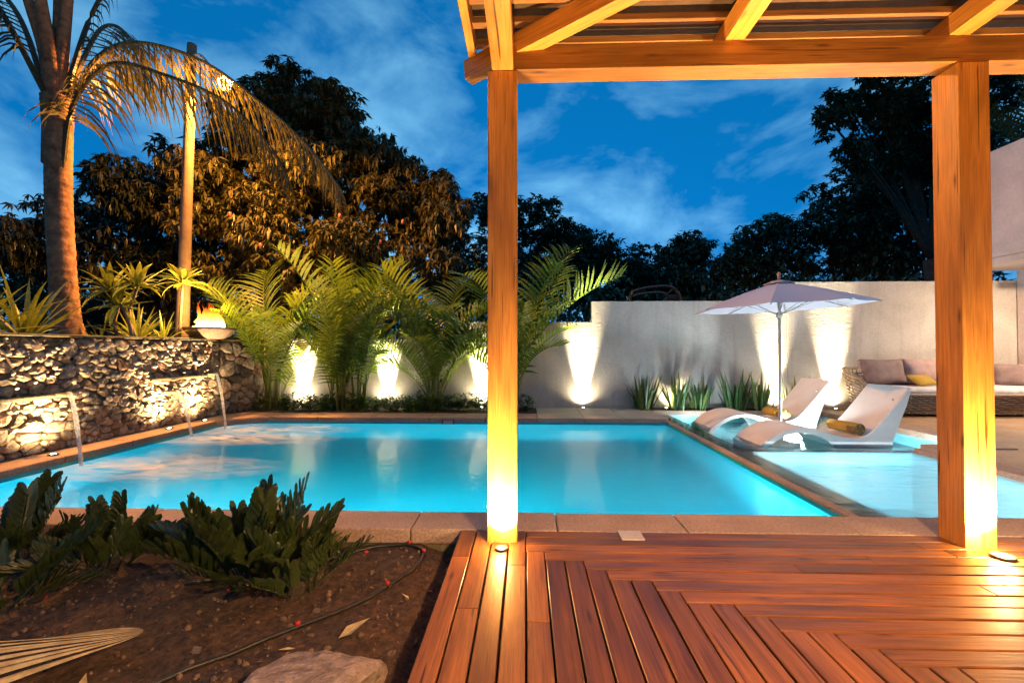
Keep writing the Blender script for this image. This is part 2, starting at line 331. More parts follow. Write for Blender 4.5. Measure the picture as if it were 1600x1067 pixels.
def stamp(tv, tf, pos, axis, size, roll=None):
    """copies of a template (its +Y becomes axis, its +Z leans up) at pos"""
    tv = np.asarray(tv, float); tf = np.asarray(tf, int); n = len(pos); ax = axis / np.linalg.norm(axis, axis=1, keepdims=True)
    upv = np.tile([0.0, 0.0, 1.0], (n, 1)) + rng.normal(0, 0.25, (n, 3)); xx = np.cross(ax, upv); xx /= np.linalg.norm(xx, axis=1, keepdims=True) + 1e-9; zz = np.cross(xx, ax)
    if roll is not None:
        c, s_ = np.cos(roll)[:, None], np.sin(roll)[:, None]; xx, zz = xx * c + zz * s_, zz * c - xx * s_
    V = (pos[:, None, :] + size[:, None, None] * (tv[None, :, 0:1] * xx[:, None, :] + tv[None, :, 1:2] * ax[:, None, :] + tv[None, :, 2:3] * zz[:, None, :])).reshape(-1, 3)
    T = (tf[None] + (np.arange(n) * len(tv))[:, None, None]).reshape(-1, 3); return V, T
LEAF_V = [(0, 0, 0), (-0.13, 0.38, 0.05), (0, 0.42, 0), (0.13, 0.38, 0.05), (0, 1, -0.12)]
LEAF_T = [(0, 2, 1), (0, 3, 2), (1, 2, 4), (2, 3, 4)]
def rosette(k, droop, width=1.0):
    V, T = [], []
    for i in range(k):
        th = 2 * math.pi * i / k + random.uniform(-0.3, 0.3); el = random.uniform(-0.9, 0.7) - droop
        d = Vector((math.cos(th) * math.cos(el), math.sin(th) * math.cos(el), math.sin(el))); sd = d.cross(Vector((0, 0, 1))).normalized(); up = sd.cross(d); s = random.uniform(0.7, 1.1)
        b = len(V)
        for x, y, z in LEAF_V: p = (sd * x * width + d * y + up * z) * s; V.append((p.x, p.y, p.z))
        T += [tuple(q + b for q in t) for t in LEAF_T]
    return np.array(V), np.array(T)
def subclumps(blobs, per=7, f=0.46):
    out = []
    for b in blobs:
        out.append((b[0], b[1], b[2], b[3] * 0.55, b[4] * 0.55, b[5] * 0.55))
        for k in range(per):
            d = Vector((random.gauss(0, 1), random.gauss(0, 1), random.gauss(0, 1))).normalized(); q = f * random.uniform(0.65, 1.25)
            out.append((b[0] + d.x * b[3] * 0.72, b[1] + d.y * b[4] * 0.72, b[2] + d.z * b[5] * 0.72, b[3] * q, b[4] * q, b[5] * q * 0.8))
    return out
def clump_crown(name, blobs, count, leaf, k, mat, parent, droop=0.5, width=1.0, shell=0.62):
    """leaf rosettes spread through a set of ellipsoid clumps (x, y, z, rx, ry, rz)"""
    w = np.array([b[3] * b[5] for b in blobs]); w = w / w.sum(); Vs, Ts, off = [], [], 0
    for bi, b in enumerate(blobs):
        n = max(6, int(count * w[bi])); d = rng.normal(0, 1, (n, 3)); d /= np.linalg.norm(d, axis=1, keepdims=True); r = shell + (1 - shell) * rng.random(n) ** 0.6
        r *= 1 + 0.13 * np.sin(d[:, 0] * 5 + bi) * np.sin(d[:, 2] * 6 + 2 * bi)
        p = np.array(b[:3]) + d * r[:, None] * np.array(b[3:6]); tv, tt = rosette(k, droop, width)
        ang = rng.random(n) * 2 * math.pi; sz = leaf * rng.uniform(0.7, 1.25, n); c, s_ = np.cos(ang), np.sin(ang)
        tilt = d * 0.5
        X = tv[None, :, 0] * c[:, None] - tv[None, :, 1] * s_[:, None]; Yv = tv[None, :, 0] * s_[:, None] + tv[None, :, 1] * c[:, None]; Z = np.tile(tv[None, :, 2], (n, 1)) + X * tilt[:, 0:1] * 0.0 + rng.normal(0, 0.06, (n, len(tv)))
        V = p[:, None, :] + sz[:, None, None] * np.stack([X, Yv, Z], -1); V = V.reshape(-1, 3)
        T = (tt[None] + (np.arange(n) * len(tv))[:, None, None]).reshape(-1, 3) + off; off += len(V); Vs.append(V); Ts.append(T)
    return link(name, fast_mesh(name, np.concatenate(Vs), np.concatenate(Ts)), mat, parent)
def spot(name, parent, loc, aim, power, color, angle, blend=0.6, size=0.03):
    d = bpy.data.lights.new(name, 'SPOT'); d.energy = power; d.color = color; d.spot_size = R(angle); d.spot_blend = blend; d.shadow_soft_size = size
    o = bpy.data.objects.new(name, d); C.objects.link(o); o.location = loc; o.parent = parent
    o.rotation_euler = (Vector(aim) - Vector(loc)).to_track_quat('-Z', 'Y').to_euler(); return o
def point(name, parent, loc, power, color, size=0.05):
    d = bpy.data.lights.new(name, 'POINT'); d.energy = power; d.color = color; d.shadow_soft_size = size
    o = bpy.data.objects.new(name, d); C.objects.link(o); o.location = loc; o.parent = parent; return o
def area(name, parent, loc, aim, power, color, size):
    d = bpy.data.lights.new(name, 'AREA'); d.shape = 'DISK'; d.energy = power; d.color = color; d.size = size
    o = bpy.data.objects.new(name, d); C.objects.link(o); o.location = loc; o.parent = parent
    o.rotation_euler = (Vector(aim) - Vector(loc)).to_track_quat('-Z', 'Y').to_euler(); return o

# ================================================================== SETTING
# ground: one sheet to the horizon, left open where the pool is let in
def ground():
    xs = [-400, -5.6, 6.0, 400]; ys = [-400, 3.0, 8.9, 400]; v, f = [], []
    for i in range(3):
        for j in range(3):
            if i == 1 and j == 1: continue
            b = len(v); v += [(xs[i], ys[j], -0.22), (xs[i + 1], ys[j], -0.22), (xs[i + 1], ys[j + 1], -0.22), (xs[i], ys[j + 1], -0.22)]; f.append((b, b + 1, b + 2, b + 3))
    tag(link('ground', mesh('ground', v, f), 'wild_ground'), kind='structure')
ground()
def hnoise(x, y, s, seed=0.0):
    return math.sin(x * s + seed) * math.cos(y * s * 1.13 - seed * 1.7) + 0.5 * math.sin(x * s * 2.3 - y * s * 1.9 + seed) + 0.3 * math.cos(x * s * 4.7 + y * s * 4.1 + seed * 3)
def soil_z(x, y):
    e = 0.018 * hnoise(x, y, 3.1, 1.0) + 0.008 * hnoise(x, y, 11.0, 2.0) + 0.05 * math.exp(-((x + 0.75) ** 2 + (y - 2.75) ** 2) / 0.05)
    return -0.135 + e + 0.05 * max(0, -x - 2.4) - 0.05 * math.exp(-((x + 0.46) / 0.10) ** 2)
def soil():
    x0, x1, y0, y1, st = -4.9, -0.40, 0.6, 3.06, 0.022; nx = int((x1 - x0) / st); ny = int((y1 - y0) / st); v, f = [], []
    for j in range(ny + 1):
        for i in range(nx + 1):
            x = x0 + (x1 - x0) * i / nx; y = y0 + (y1 - y0) * j / ny; v.append((x, y, soil_z(x, y) + random.uniform(-0.004, 0.006)))
    for j in range(ny):
        for i in range(nx): a = j * (nx + 1) + i; f.append((a, a + 1, a + nx + 2, a + nx + 1))
    tag(link('soil_bed', mesh('soil_bed', v, f, True), 'soil'), kind='structure')
soil()
def pebbles():
    ico = bmesh.new(); bmesh.ops.create_icosphere(ico, subdivisions=1, radius=1); tv = np.array([v.co[:] for v in ico.verts]); tt = np.array([[v.index for v in q.verts] for q in ico.faces]); ico.free()
    n = 2600; x = rng.uniform(-3.6, -0.45, n); y = rng.uniform(1.2, 3.03, n); s = 0.003 + 0.015 * rng.random(n) ** 6; z = np.array([soil_z(a, b) for a, b in zip(x, y)])
    V = tv[None] * s[:, None, None] * rng.uniform(0.6, 1.3, (n, 1, 3)) * rng.uniform(0.85, 1.15, (n, len(tv), 1)) + np.stack([x, y, z + s * 0.35], -1)[:, None, :]
    T = (tt[None] + (np.arange(n) * len(tv))[:, None, None]).reshape(-1, 3)
    o = link('gravel', fast_mesh('gravel', V.reshape(-1, 3), T), 'pebble'); tag(o, 'loose pebbles and clods strewn over the dark soil bed', 'gravel', kind='stuff')
pebbles()
def leaf_litter():
    n = 420; x = rng.uniform(-3.6, -0.48, n); y = rng.uniform(1.3, 3.0, n); p = np.stack([x, y, np.array([soil_z(a, b) for a, b in zip(x, y)]) + 0.006], -1); th = rng.random(n) * 6.28; ax = np.stack([np.cos(th), np.sin(th), rng.uniform(-0.1, 0.35, n)], -1)
    V, T = stamp([(0, 0, 0), (-0.2, 0.4, 0.1), (0, 0.42, 0), (0.2, 0.4, 0.12), (0.05, 1, 0.1)], [(0, 2, 1), (0, 3, 2), (1, 2, 4), (2, 3, 4)], p, ax, 0.012 + 0.035 * rng.random(n) ** 2)
    tag(link('leaf_litter', fast_mesh('leaf_litter', V, T), 'litter'), 'small dry leaf scraps scattered over the soil bed', 'leaf litter', kind='stuff')
speckle('litter', (0.07, 0.04, 0.02), (0.30, 0.19, 0.09), 7, 0.9, 0.2, 0.002)
leaf_litter()
# planting beds behind the pool
tag(box('planting_bed', (-5.35, 8.5, -0.2), (0.2, 9.30, 0.0), 'bed_soil'), kind='structure')
tag(box('planting_bed', (2.45, 9.04, -0.2), (5.68, 9.30, 0.01), 'bed_soil'), kind='structure')
# pool shells (sheets facing inwards)
def sheet(name, quads, mat):
    v, f = [], []
    for q in quads: b = len(v); v += q; f.append(tuple(range(b, b + len(q))))
    return tag(link(name, mesh(name, v, f), mat), kind='structure')
def basin(name, x0, x1, y0, y1, top, bot, mat):
    return sheet(name, [[(x0, y0, bot), (x1, y0, bot), (x1, y1, bot), (x0, y1, bot)], [(x0, y1, bot), (x1, y1, bot), (x1, y1, top), (x0, y1, top)],
                        [(x0, y0, top), (x1, y0, top), (x1, y0, bot), (x0, y0, bot)], [(x0, y0, bot), (x0, y1, bot), (x0, y1, top), (x0, y0, top)], [(x1, y1, bot), (x1, y0, bot), (x1, y0, top), (x1, y1, top)]], mat)
basin('pool_basin', -5.13, 2.40, 3.40, 7.92, -0.07, -1.30, 'pool_tile')
basin('spa_basin', 2.78, 4.70, 3.40, 5.72, -0.085, -0.75, 'spa_tile')
basin('sun_shelf', 2.78, 5.68, 5.95, 8.95, -0.085, -0.24, 'shelf_tile')
tag(link('pool_water', mesh('pool_water', [(-5.13, 3.38, -0.11), (2.402, 3.38, -0.11), (2.402, 7.925, -0.11), (-5.13, 7.925, -0.11)], [(0, 1, 2, 3)]), 'pool_water'), kind='structure')
sheet('spa_water', [[(2.485, 3.38, -0.06), (4.705, 3.38, -0.06), (4.705, 5.72, -0.06), (2.485, 5.72, -0.06)]], 'spa_water')
sheet('shelf_water', [[(2.485, 5.722, -0.06), (5.685, 5.722, -0.06), (5.685, 8.96, -0.06), (2.485, 8.96, -0.06)]], 'shelf_water')
# wet ledges between the pools
tag(box('spillway_ledge', (2.405, 3.39, -1.3), (2.78, 8.96, -0.085), 'dark_tile'), kind='structure')
tag(box('spillway_lip', (2.404, 3.385, -0.5), (2.486, 8.0, -0.045), 'coping_stone', bevel=0.01, seg=2), kind='structure')
tag(box('divider_ledge', (2.781, 5.722, -1.0), (5.69, 5.948, -0.083), 'dark_tile'), kind='structure')

# coping, slab by slab
coping = tag(empty('pool_coping'), kind='structure')
def coping_run(axis, a0, a1, b0, b1, n, z=0.0, mat='coping_stone', th=0.10, jit=0.02):
    cuts = [a0 + (a1 - a0) * i / n + (random.uniform(-jit, jit) * 4 if 0 < i < n else 0) for i in range(n + 1)]
    for i in range(n):
        g = 0.0025; dz = random.uniform(-0.003, 0.003)
        lo, hi = ((cuts[i] + g, b0, z - th), (cuts[i + 1] - g, b1, z + dz)) if axis == 'x' else ((b0, cuts[i] + g, z - th), (b1, cuts[i + 1] - g, z + dz))
        box('slab', lo, hi, mat, coping, 0.016, 3)
coping_run('x', -5.58, 4.98, 3.035, 3.37, 11)
coping_run('y', 3.372, 7.45, -5.60, -5.16, 5)
coping_run('x', -4.55, 0.20, 7.93, 8.50, 5)
coping_run('y', 3.372, 5.70, 4.705, 4.98, 3)
coping_run('x', 4.985, 5.95, 5.70, 5.945, 1)
coping_run('y', 5.95, 9.30, 5.69, 5.95, 4)
coping_run('x', 2.45, 5.685, 8.955, 9.04, 3, 0.0)
coping_run('x', 0.203, 2.447, 7.935, 9.31, 3, 0.004, 'pale_paver')
def corner_slab():
    bm = bmesh.new(); ins = [(-5.16, 7.452), (-5.10, 7.62), (-4.98, 7.76), (-4.80, 7.88), (-4.552, 7.93)]; out = [(-4.552, 8.50), (-4.9, 8.52), (-5.34, 8.54), (-5.60, 8.1), (-5.60, 7.452)]
    vs = [bm.verts.new((x, y, 0)) for x, y in ins + out]; fc = bm.faces.new(vs); r = bmesh.ops.extrude_face_region(bm, geom=[fc]); bmesh.ops.translate(bm, vec=(0, 0, -0.10), verts=[g for g in r['geom'] if isinstance(g, bmesh.types.BMVert)])
    bmesh.ops.bevel(bm, geom=[e for e in bm.edges if all(v.co.z > -0.01 for v in e.verts)], offset=0.016, segments=3, affect='EDGES')
    link('slab', bm_mesh(bm, 'slab'), 'coping_stone', coping)
    b2 = bmesh.new(); vs = [b2.verts.new((x, y, -0.101)) for x, y in ins + [(-5.2, 7.93)]]; fc = b2.faces.new(vs); r = bmesh.ops.extrude_face_region(b2, geom=[fc]); bmesh.ops.translate(b2, vec=(0, 0, -1.15), verts=[g for g in r['geom'] if isinstance(g, bmesh.types.BMVert)])
    tag(link('pool_corner', bm_mesh(b2, 'pool_corner'), 'pool_tile'), kind='structure')
corner_slab()
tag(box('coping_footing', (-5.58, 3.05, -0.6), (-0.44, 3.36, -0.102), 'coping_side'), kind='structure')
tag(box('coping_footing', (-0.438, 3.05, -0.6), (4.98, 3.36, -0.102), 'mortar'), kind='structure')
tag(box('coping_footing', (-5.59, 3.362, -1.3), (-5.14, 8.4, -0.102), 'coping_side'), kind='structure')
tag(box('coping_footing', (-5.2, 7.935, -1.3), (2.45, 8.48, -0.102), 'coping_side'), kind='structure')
# terrace on the right
sheet('terrace', [[(4.98, 3.03, -0.02), (14, 3.03, -0.02), (14, 5.7, -0.02), (4.98, 5.7, -0.02)], [(5.95, 5.7, -0.02), (14, 5.7, -0.02), (14, 9.5, -0.02), (5.95, 9.5, -0.02)]], 'terrace_floor')

# ------------------------------------------------------------------ deck, plank by plank
deck = tag(empty('deck'), kind='structure')
PW, PC = 0.1035, 0.1085
def plank(lo, hi, along, dz):
    sx, sy = hi[0] - lo[0], hi[1] - lo[1]; gap = 0.0046
    L, W = (sx, sy) if along == 'x' else (sy, sx)
    o = link('plank', box_mesh('plank', L - 0.002, W - 2 * gap, 0.036, 0.0035, 1), 'deck_wood', deck, ((lo[0] + hi[0]) / 2, (lo[1] + hi[1]) / 2, -0.018 + dz), (0, 0, 0 if along == 'x' else math.pi / 2))
def deck_planks():
    far = 3.03; near = 0.3; xr = 8.5
    L = [0 if j < 3 else math.ceil(1.5 * (j - 3)) + 1 for j in range(26)]
    for c in range(-4, 30):
        top = far
        if c >= 0:
            j = max(k for k in range(26) if L[k] <= c); top = far - PW * (j + 1)
        if top - near < 0.1: continue
        cuts = [near]
        if c in (-4, -3, -1, 0, 3, 6, 10): cuts += [{-4: 2.65, -3: 2.12, -1: 2.55, 0: 2.03, 3: 1.35, 6: 1.5, 10: 1.1}[c]]
        cuts = [q for q in cuts if q < top - 0.1] + [top]
        for a, b in zip(cuts[:-1], cuts[1:]): plank((c * PC, a), ((c + 1) * PC, b), 'y', random.uniform(-0.0015, 0.0015))
    for j in range(26):
        y1 = far - PW * j; x0 = L[j] * PC
        cuts = [x0]; x = x0 + random.uniform(1.0, 3.2)
        while x < xr - 0.8: cuts.append(x); x += random.uniform(1.6, 3.2)
        cuts.append(xr)
        for a, b in zip(cuts[:-1], cuts[1:]): plank((a, y1 - PW), (b, y1), 'x', random.uniform(-0.0015, 0.0015))
deck_planks()
tag(box('deck_gap_shade', (-4 * PC + 0.012, -3, -0.12), (8.6, 3.03, -0.044), 'gap_shade'), kind='structure')  # solid dark slab below the planks; its colour paints the shade in the gaps
sheet('deck_apron', [[(-4 * PC, -6, -0.004), (8.6, -6, -0.004), (8.6, 0.298, -0.004), (-4 * PC, 0.298, -0.004)]], 'deck_wood')

# ================================================================== WALLS AND BUILDINGS
# garden wall, four heights in one rendered wall
def wall_run(x0, x1, h, top):
    return box('wall_section', (x0, 9.32, -0.2), (x1, 9.52, h), 'stucco', garden_wall, 0.008, 2)
garden_wall = tag(empty('garden_wall', (0, 0, 0)), 'beige rendered garden wall stepping up behind the pool', 'wall')
wall_run(-5.6, -1.2, 1.40, 0); wall_run(-1.2, 1.34, 1.75, 0); wall_run(1.34, 5.25, 2.17, 0); wall_run(5.25, 14, 2.55, 0)

# rubble retaining wall with every stone set on its own
def clip(poly, nx, ny, d):
    out = []
    for i in range(len(poly)):
        a, b = poly[i], poly[(i + 1) % len(poly)]; da = a[0] * nx + a[1] * ny - d; db = b[0] * nx + b[1] * ny - d
        if da <= 0: out.append(a)
        if (da < 0 < db) or (db < 0 < da): t = da / (da - db); out.append((a[0] + (b[0] - a[0]) * t, a[1] + (b[1] - a[1]) * t))
    return out
def stones(parent, origin, du, dn, ulen, h, count, ky=1.45):
    du = Vector(du).normalized(); dn = Vector(dn).normalized(); seeds = []; tries = 0
    while len(seeds) < count and tries < 60000:
        tries += 1; p = (random.uniform(0, ulen) / ky, random.uniform(0, h)); r = (0.62 * math.sqrt(ulen * h / ky / count)) * random.choice((0.55, 0.75, 1.0, 1.15))
        r *= 1 if tries < 40000 else 0.6
        if all((p[0] - q[0]) ** 2 + (p[1] - q[1]) ** 2 > r * max(r, q[2]) * 0.9 for q in seeds): seeds.append((p[0], p[1], r))
    for i, (px, py, _) in enumerate(seeds):
        poly = [(0, 0), (ulen / ky, 0), (ulen / ky, h), (0, h)]
        for k, q in enumerate(seeds):
            if k == i: continue
            dx, dy = q[0] - px, q[1] - py; d2 = math.hypot(dx, dy)
            if d2 > 0.8: continue
            nx, ny = dx / d2, dy / d2; poly = clip(poly, nx, ny, nx * (px + q[0]) / 2 + ny * (py + q[1]) / 2)
            if len(poly) < 3: break
        if len(poly) < 3: continue
        cx = sum(p[0] for p in poly) / len(poly); cy = sum(p[1] for p in poly) / len(poly)
        # round the polygon by cutting its corners, then dome it
        rnd = []
        for k in range(len(poly)):
            a, b, c = poly[k - 1], poly[k], poly[(k + 1) % len(poly)]
            rnd += [(b[0] + (a[0] - b[0]) * 0.25, b[1] + (a[1] - b[1]) * 0.25), (b[0] + (c[0] - b[0]) * 0.25, b[1] + (c[1] - b[1]) * 0.25)]
        size = min(0.09, 0.28 * math.sqrt(sum(abs((rnd[k - 1][0] - cx) * (rnd[k][1] - cy) - (rnd[k][0] - cx) * (rnd[k - 1][1] - cy)) for k in range(len(rnd))) / 2 * ky))
        tu, tvv = random.uniform(-0.22, 0.22), random.uniform(-0.3, 0.12); out_ = random.uniform(0.6, 1.5); v, f = [], []
        c0 = Vector(origin) + du * cx * ky + Vector((0, 0, cy))
        for sc_, hh in ((0.98, -0.02), (0.93, 0.42), (0.66, 0.9)):
            for (x, y) in rnd:
                j = random.uniform(0.93, 1.07); lu, lv = (x - cx) * ky * sc_ * j, (y - cy) * sc_ * j
                o_ = hh * size * out_ * random.uniform(0.8, 1.2) + (lu * tu + lv * tvv if hh > 0 else 0); v.append(du * lu + Vector((0, 0, lv)) + dn * o_)
        m = len(rnd); v.append(dn * size * out_ * random.uniform(0.85, 1.1))
        for r_ in range(2):
            for k in range(m): k2 = (k + 1) % m; f.append((r_ * m + k, r_ * m + k2, (r_ + 1) * m + k2, (r_ + 1) * m + k))
        for k in range(m): f.append((2 * m + k, 2 * m + (k + 1) % m, 3 * m))
        me = mesh('stone', v, f); bm = bmesh.new(); bm.from_mesh(me); bmesh.ops.recalc_face_normals(bm, faces=bm.faces); bm.to_mesh(me); bm.free()
        link('stone', me, 'field_stone', parent, c0)
stone_wall = tag(empty('stone_wall', (0, 0, 0)), 'rubble stone retaining wall with water spouts along the pool', 'wall')
box('wall_core', (-5.92, 2.0, -0.2), (-5.60, 8.13, 1.34), 'mortar', stone_wall)
bmw = bmesh.new(); vs = [bmw.verts.new(p) for p in [(-5.60, 8.131, -0.2), (-5.31, 9.0, -0.2), (-5.31, 9.32, -0.2), (-5.92, 9.32, -0.2), (-5.92, 8.131, -0.2)]]
fc = bmw.faces.new(vs); rr = bmesh.ops.extrude_face_region(bmw, geom=[fc]); bmesh.ops.translate(bmw, vec=(0, 0, 1.54), verts=[g for g in rr['geom'] if isinstance(g, bmesh.types.BMVert)])
link('wall_core', bm_mesh(bmw, 'wall_core'), 'mortar', stone_wall)
stones(stone_wall, (-5.60, 4.0, 0.0), (0, 1, 0), (1, 0, 0), 4.13, 1.33, 262)
stones(stone_wall, (-5.60, 8.131, 0.0), (0.29, 0.869, 0), (0.949, -0.317, 0), 0.916, 1.33, 36, 1.1)
def chinking():
    ico = bmesh.new(); bmesh.ops.create_icosphere(ico, subdivisions=1, radius=1); tv = np.array([v.co[:] for v in ico.verts]); tt = np.array([[v.index for v in q.verts] for q in ico.faces]); ico.free()
    n = 420; y = rng.uniform(4.0, 8.1, n); z = rng.uniform(0.02, 1.32, n); s_ = rng.uniform(0.016, 0.040, n); p = np.stack([np.full(n, -5.575) + rng.uniform(0, 0.035, n), y, z], -1)
    V = tv[None] * s_[:, None, None] * rng.uniform(0.6, 1.4, (n, 1, 3)) * np.array([0.8, 1.35, 0.9]) * rng.uniform(0.75, 1.2, (n, len(tv), 1)) + p[:, None, :]
    tag(link('chinking_stones', fast_mesh('chinking_stones', V.reshape(-1, 3), (tt[None] + (np.arange(n) * len(tv))[:, None, None]).reshape(-1, 3)), 'chip_stone', stone_wall), kind='stuff')
speckle('chip_stone', (0.16, 0.12, 0.09), (0.62, 0.53, 0.42), 11, 0.85, 0.8, 0.01, 25)
chinking()
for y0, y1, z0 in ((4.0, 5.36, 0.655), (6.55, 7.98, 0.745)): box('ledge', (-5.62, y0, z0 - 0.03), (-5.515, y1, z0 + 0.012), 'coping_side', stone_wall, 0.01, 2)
def wall_caps():
    y = 2.0
    while y < 8.1:
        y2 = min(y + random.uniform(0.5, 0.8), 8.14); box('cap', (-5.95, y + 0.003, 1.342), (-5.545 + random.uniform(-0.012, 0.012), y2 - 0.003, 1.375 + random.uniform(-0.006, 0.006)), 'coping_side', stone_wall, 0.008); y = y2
    beam_between('cap', (-5.70, 8.14, 1.358), (-5.42, 9.02, 1.358), 0.34, 0.034, 'coping_side', stone_wall)
wall_caps()
tag(box('raised_planter', (-14, 2.0, -0.2), (-5.925, 10.5, 1.30), 'bed_soil'), kind='structure')

# house on the right: overhanging upper storey, lit room below
house = tag(empty('house', (9, 8, 0)), 'pale house with overhanging upper storey beyond the right pergola post', 'house')
hp = Vector((9, 8, 0))
def hbox(name, lo, hi, mat, bevel=0.0): return box(name, tuple(Vector(lo) - hp), tuple(Vector(hi) - hp), mat, house, bevel)
hbox('upper_wall', (8.2, 5.0, 2.80), (14, 9.30, 4.68), 'house_paint', 0.01)
hbox('soffit', (8.35, 5.1, 2.74), (13.9, 9.25, 2.797), 'house_paint')
hbox('fascia', (8.22, 5.02, 2.70), (8.34, 9.25, 2.795), 'house_paint', 0.005)
hbox('lower_wall', (9.72, 8.9, -0.02), (10.25, 9.3, 2.735), 'house_paint')
hbox('lower_wall', (10.26, 9.1, 1.9), (13.8, 9.3, 2.73), 'house_paint')
wf = hbox('window', (10.255, 9.15, 0.0), (13.8, 9.2, 1.9), 'dark_glass')
hbox('window_frame', (10.252, 9.10, 0.0), (10.30, 9.148, 1.9), 'dark_metal')
hbox('strip_light', (9.98, 8.84, 1.52), (10.9, 8.875, 1.56), 'strip_light')
hbox('shelf', (9.95, 8.84, 1.02), (10.9, 8.99, 1.06), 'pale_metal')
hbox('canopy_rail', (9.3, 8.4, 2.52), (10.6, 8.5, 2.60), 'house_paint', 0.01)
area('daybed_fill', house, tuple(Vector((9.2, 7.2, 2.70)) - hp), tuple(Vector((8.2, 7.8, 0)) - hp), 210, (1, 0.74, 0.5), 0.3)  # added lamp without a fixture, under the soffit to brighten the daybed

# ------------------------------------------------------------------ pergola
perg = tag(empty('pergola', (-0.148, 2.92, 0)), 'varnished timber pergola framing the pool with battened dark roof', 'pergola')
po = Vector((-0.148, 2.92, 0))
def pb(name, a, b, w, h, mat='post_wood', bevel=0.005): return beam_between(name, Vector(a) - po, Vector(b) - po, w, h, mat, perg, bevel)
for x in (-0.148, 2.738): beam_between('post', Vector((x, 2.935, -0.04)) - po, Vector((x, 2.935, 2.957)) - po, 0.186, 0.184, 'post_wood', perg, 0.006, (0, 1, 0))
for x in (-0.148, 2.738): beam_between('post', Vector((x, -1.935, -0.04)) - po, Vector((x, -1.935, 2.957)) - po, 0.186, 0.184, 'post_wood', perg, 0.006, (0, 1, 0))  # rear posts assumed out of view, to carry the roof and the added uplights
pb('beam', (-0.20, 2.92, 3.04), (7.0, 2.92, 3.04), 0.150, 0.160)
pb('beam', (-0.146, 2.842, 3.038), (-0.146, -3.2, 3.038), 0.134, 0.164)
pb('beam', (-0.07, -1.92, 3.04), (7.0, -1.92, 3.04), 0.150, 0.160)
pb('hip_rafter', (-0.40, 3.10, 3.10), (2.2, 1.55, 3.37), 0.09, 0.13)
for x in (1.30, 2.66, 4.02, 5.38): pb('rafter', (x, 3.08, 3.185), (x, -3.2, 3.185), 0.122, 0.124)
pb('eave_board', (-0.36, 3.06, 3.235), (-0.36, -3.2, 3.235), 0.05, 0.15)
y = 3.055
while y > -3.2:
    pb('batten', (-0.34, y, 3.268), (7.0, y, 3.268), 0.055, 0.04, 'batten_wood', 0.003); y -= 0.205
def roof_sheet():
    v, f = [], []; n = 260
    for i in range(n + 1):
        y = 3.16 - 6.4 * i / n; z = 3.315 + 0.022 * abs(math.sin(i * math.pi / 8.3))
        for zz in (z, z + 0.012): v += [(-0.42 - po.x, y - po.y, zz), (7.05 - po.x, y - po.y, zz)]
    for i in range(n):
        a = i * 4; f += [(a, a + 1, a + 5, a + 4), (a + 2, a + 6, a + 7, a + 3)]
    f += [(0, 2, 3, 1), (n * 4, n * 4 + 1, n * 4 + 3, n * 4 + 2)]
    link('roof_sheet', mesh('roof_sheet', v, f, True), 'roof_tile', perg)
roof_sheet()

# ================================================================== LAMPS
LENS = {}
def uplight(x, y, z, aim, power, color, angle, label, lens='white_lens', r=0.045, group=None, spike=False, blend=0.8, size=0.03, spill=0):
    t = tag(empty('ground_uplight', (x, y, z)), label, 'lamp', group)
    if 'h' not in LENS:
        LENS['h'] = lathe_mesh('housing', [(0.9, 0), (1.12, 0.0), (1.12, 0.25), (1.0, 0.32), (0.93, 0.26)], 16)
    key = 'l' + lens
    if key not in LENS: LENS[key] = lathe_mesh('lens', [(0.2, 0.10), (0.9, 0.12), (0.9, 0.2), (0.5, 0.27), (0.05, 0.29)], 16)
    link('housing', LENS['h'], 'dark_metal', t, scale=r); link('lens', LENS[key], lens, t, scale=r)
    spot('uplight_lamp', t, (0, 0, r * 0.33 + 0.02), tuple(Vector(aim) - Vector((x, y, z))), power, color, angle, blend, size)
    if spill < 0: point('uplight_spill', t, (0, 0, 0.085), -spill, color, 0.03)
    if spill > 0: spot('uplight_spill', t, (0, 0, r * 0.33 + 0.02), tuple(Vector(aim) - Vector((x, y, z))), spill, color, 150, 1.0, size)
    return t
WARM = (1, 0.70, 0.29); WHITE = (1, 0.83, 0.52)
UPW = 4300
for x, w, lab, dx in ((-4.61, 1.0, 'wall uplight behind the first palm clump by the stone wall', 0), (-2.85, 1.0, 'wall uplight between the two big palm clumps', 0.0), (-0.90, 1.0, 'wall uplight just left of the left pergola post', 0),
                (1.15, 1.1, 'bright uplight on the pale pavers against the bare wall', 0), (2.80, 0.7, 'tilted uplight among the snake plants left of the umbrella', 0.5), (4.99, 1.0, 'uplight at the wall right beside the umbrella pole', 0.0), (6.11, 1.1, 'uplight at the wall beside the wicker daybed', 0)):
    uplight(x, 9.20, 0.015, (x + dx, 9.32, 0.85), UPW * w, WHITE, 36, lab, blend=1.0, size=0.04, spill=75)
for y, lab in ((5.0, 'stone wall uplight nearest the camera beneath the first spout'), (6.67, 'stone wall uplight left of the middle spout'), (7.43, 'stone wall uplight between the two far spouts')):
    uplight(-5.34, y, 0.005, (-5.50, y, 1.0), 430, (1, 0.68, 0.33), 70, lab, blend=1.0, size=0.05, spill=220)
POSTW = 1050
uplight(-0.148, 2.745, 0.002, (-0.148, 2.81, 1.6), POSTW, WARM, 120, 'deck uplight glowing at the foot of the left pergola post', 'warm_lens', 0.035, spill=-9)
uplight(2.738, 2.72, 0.002, (2.738, 2.80, 1.6), POSTW * 1.3, WARM, 120, 'glaring deck uplight at the foot of the right pergola post', 'warm_lens', 0.05, spill=-26)
for x, lab in ((-0.148, 'assumed deck uplight at the assumed rear left pergola post behind the viewer'), (2.738, 'assumed deck uplight at the assumed rear right pergola post behind the viewer')):
    uplight(x, -1.74, 0.002, (x, -1.70, 1.6), POSTW * 0.7, WARM, 150, lab, 'warm_lens', 0.05)  # assumed uplights out of view, added for warm light from behind the camera
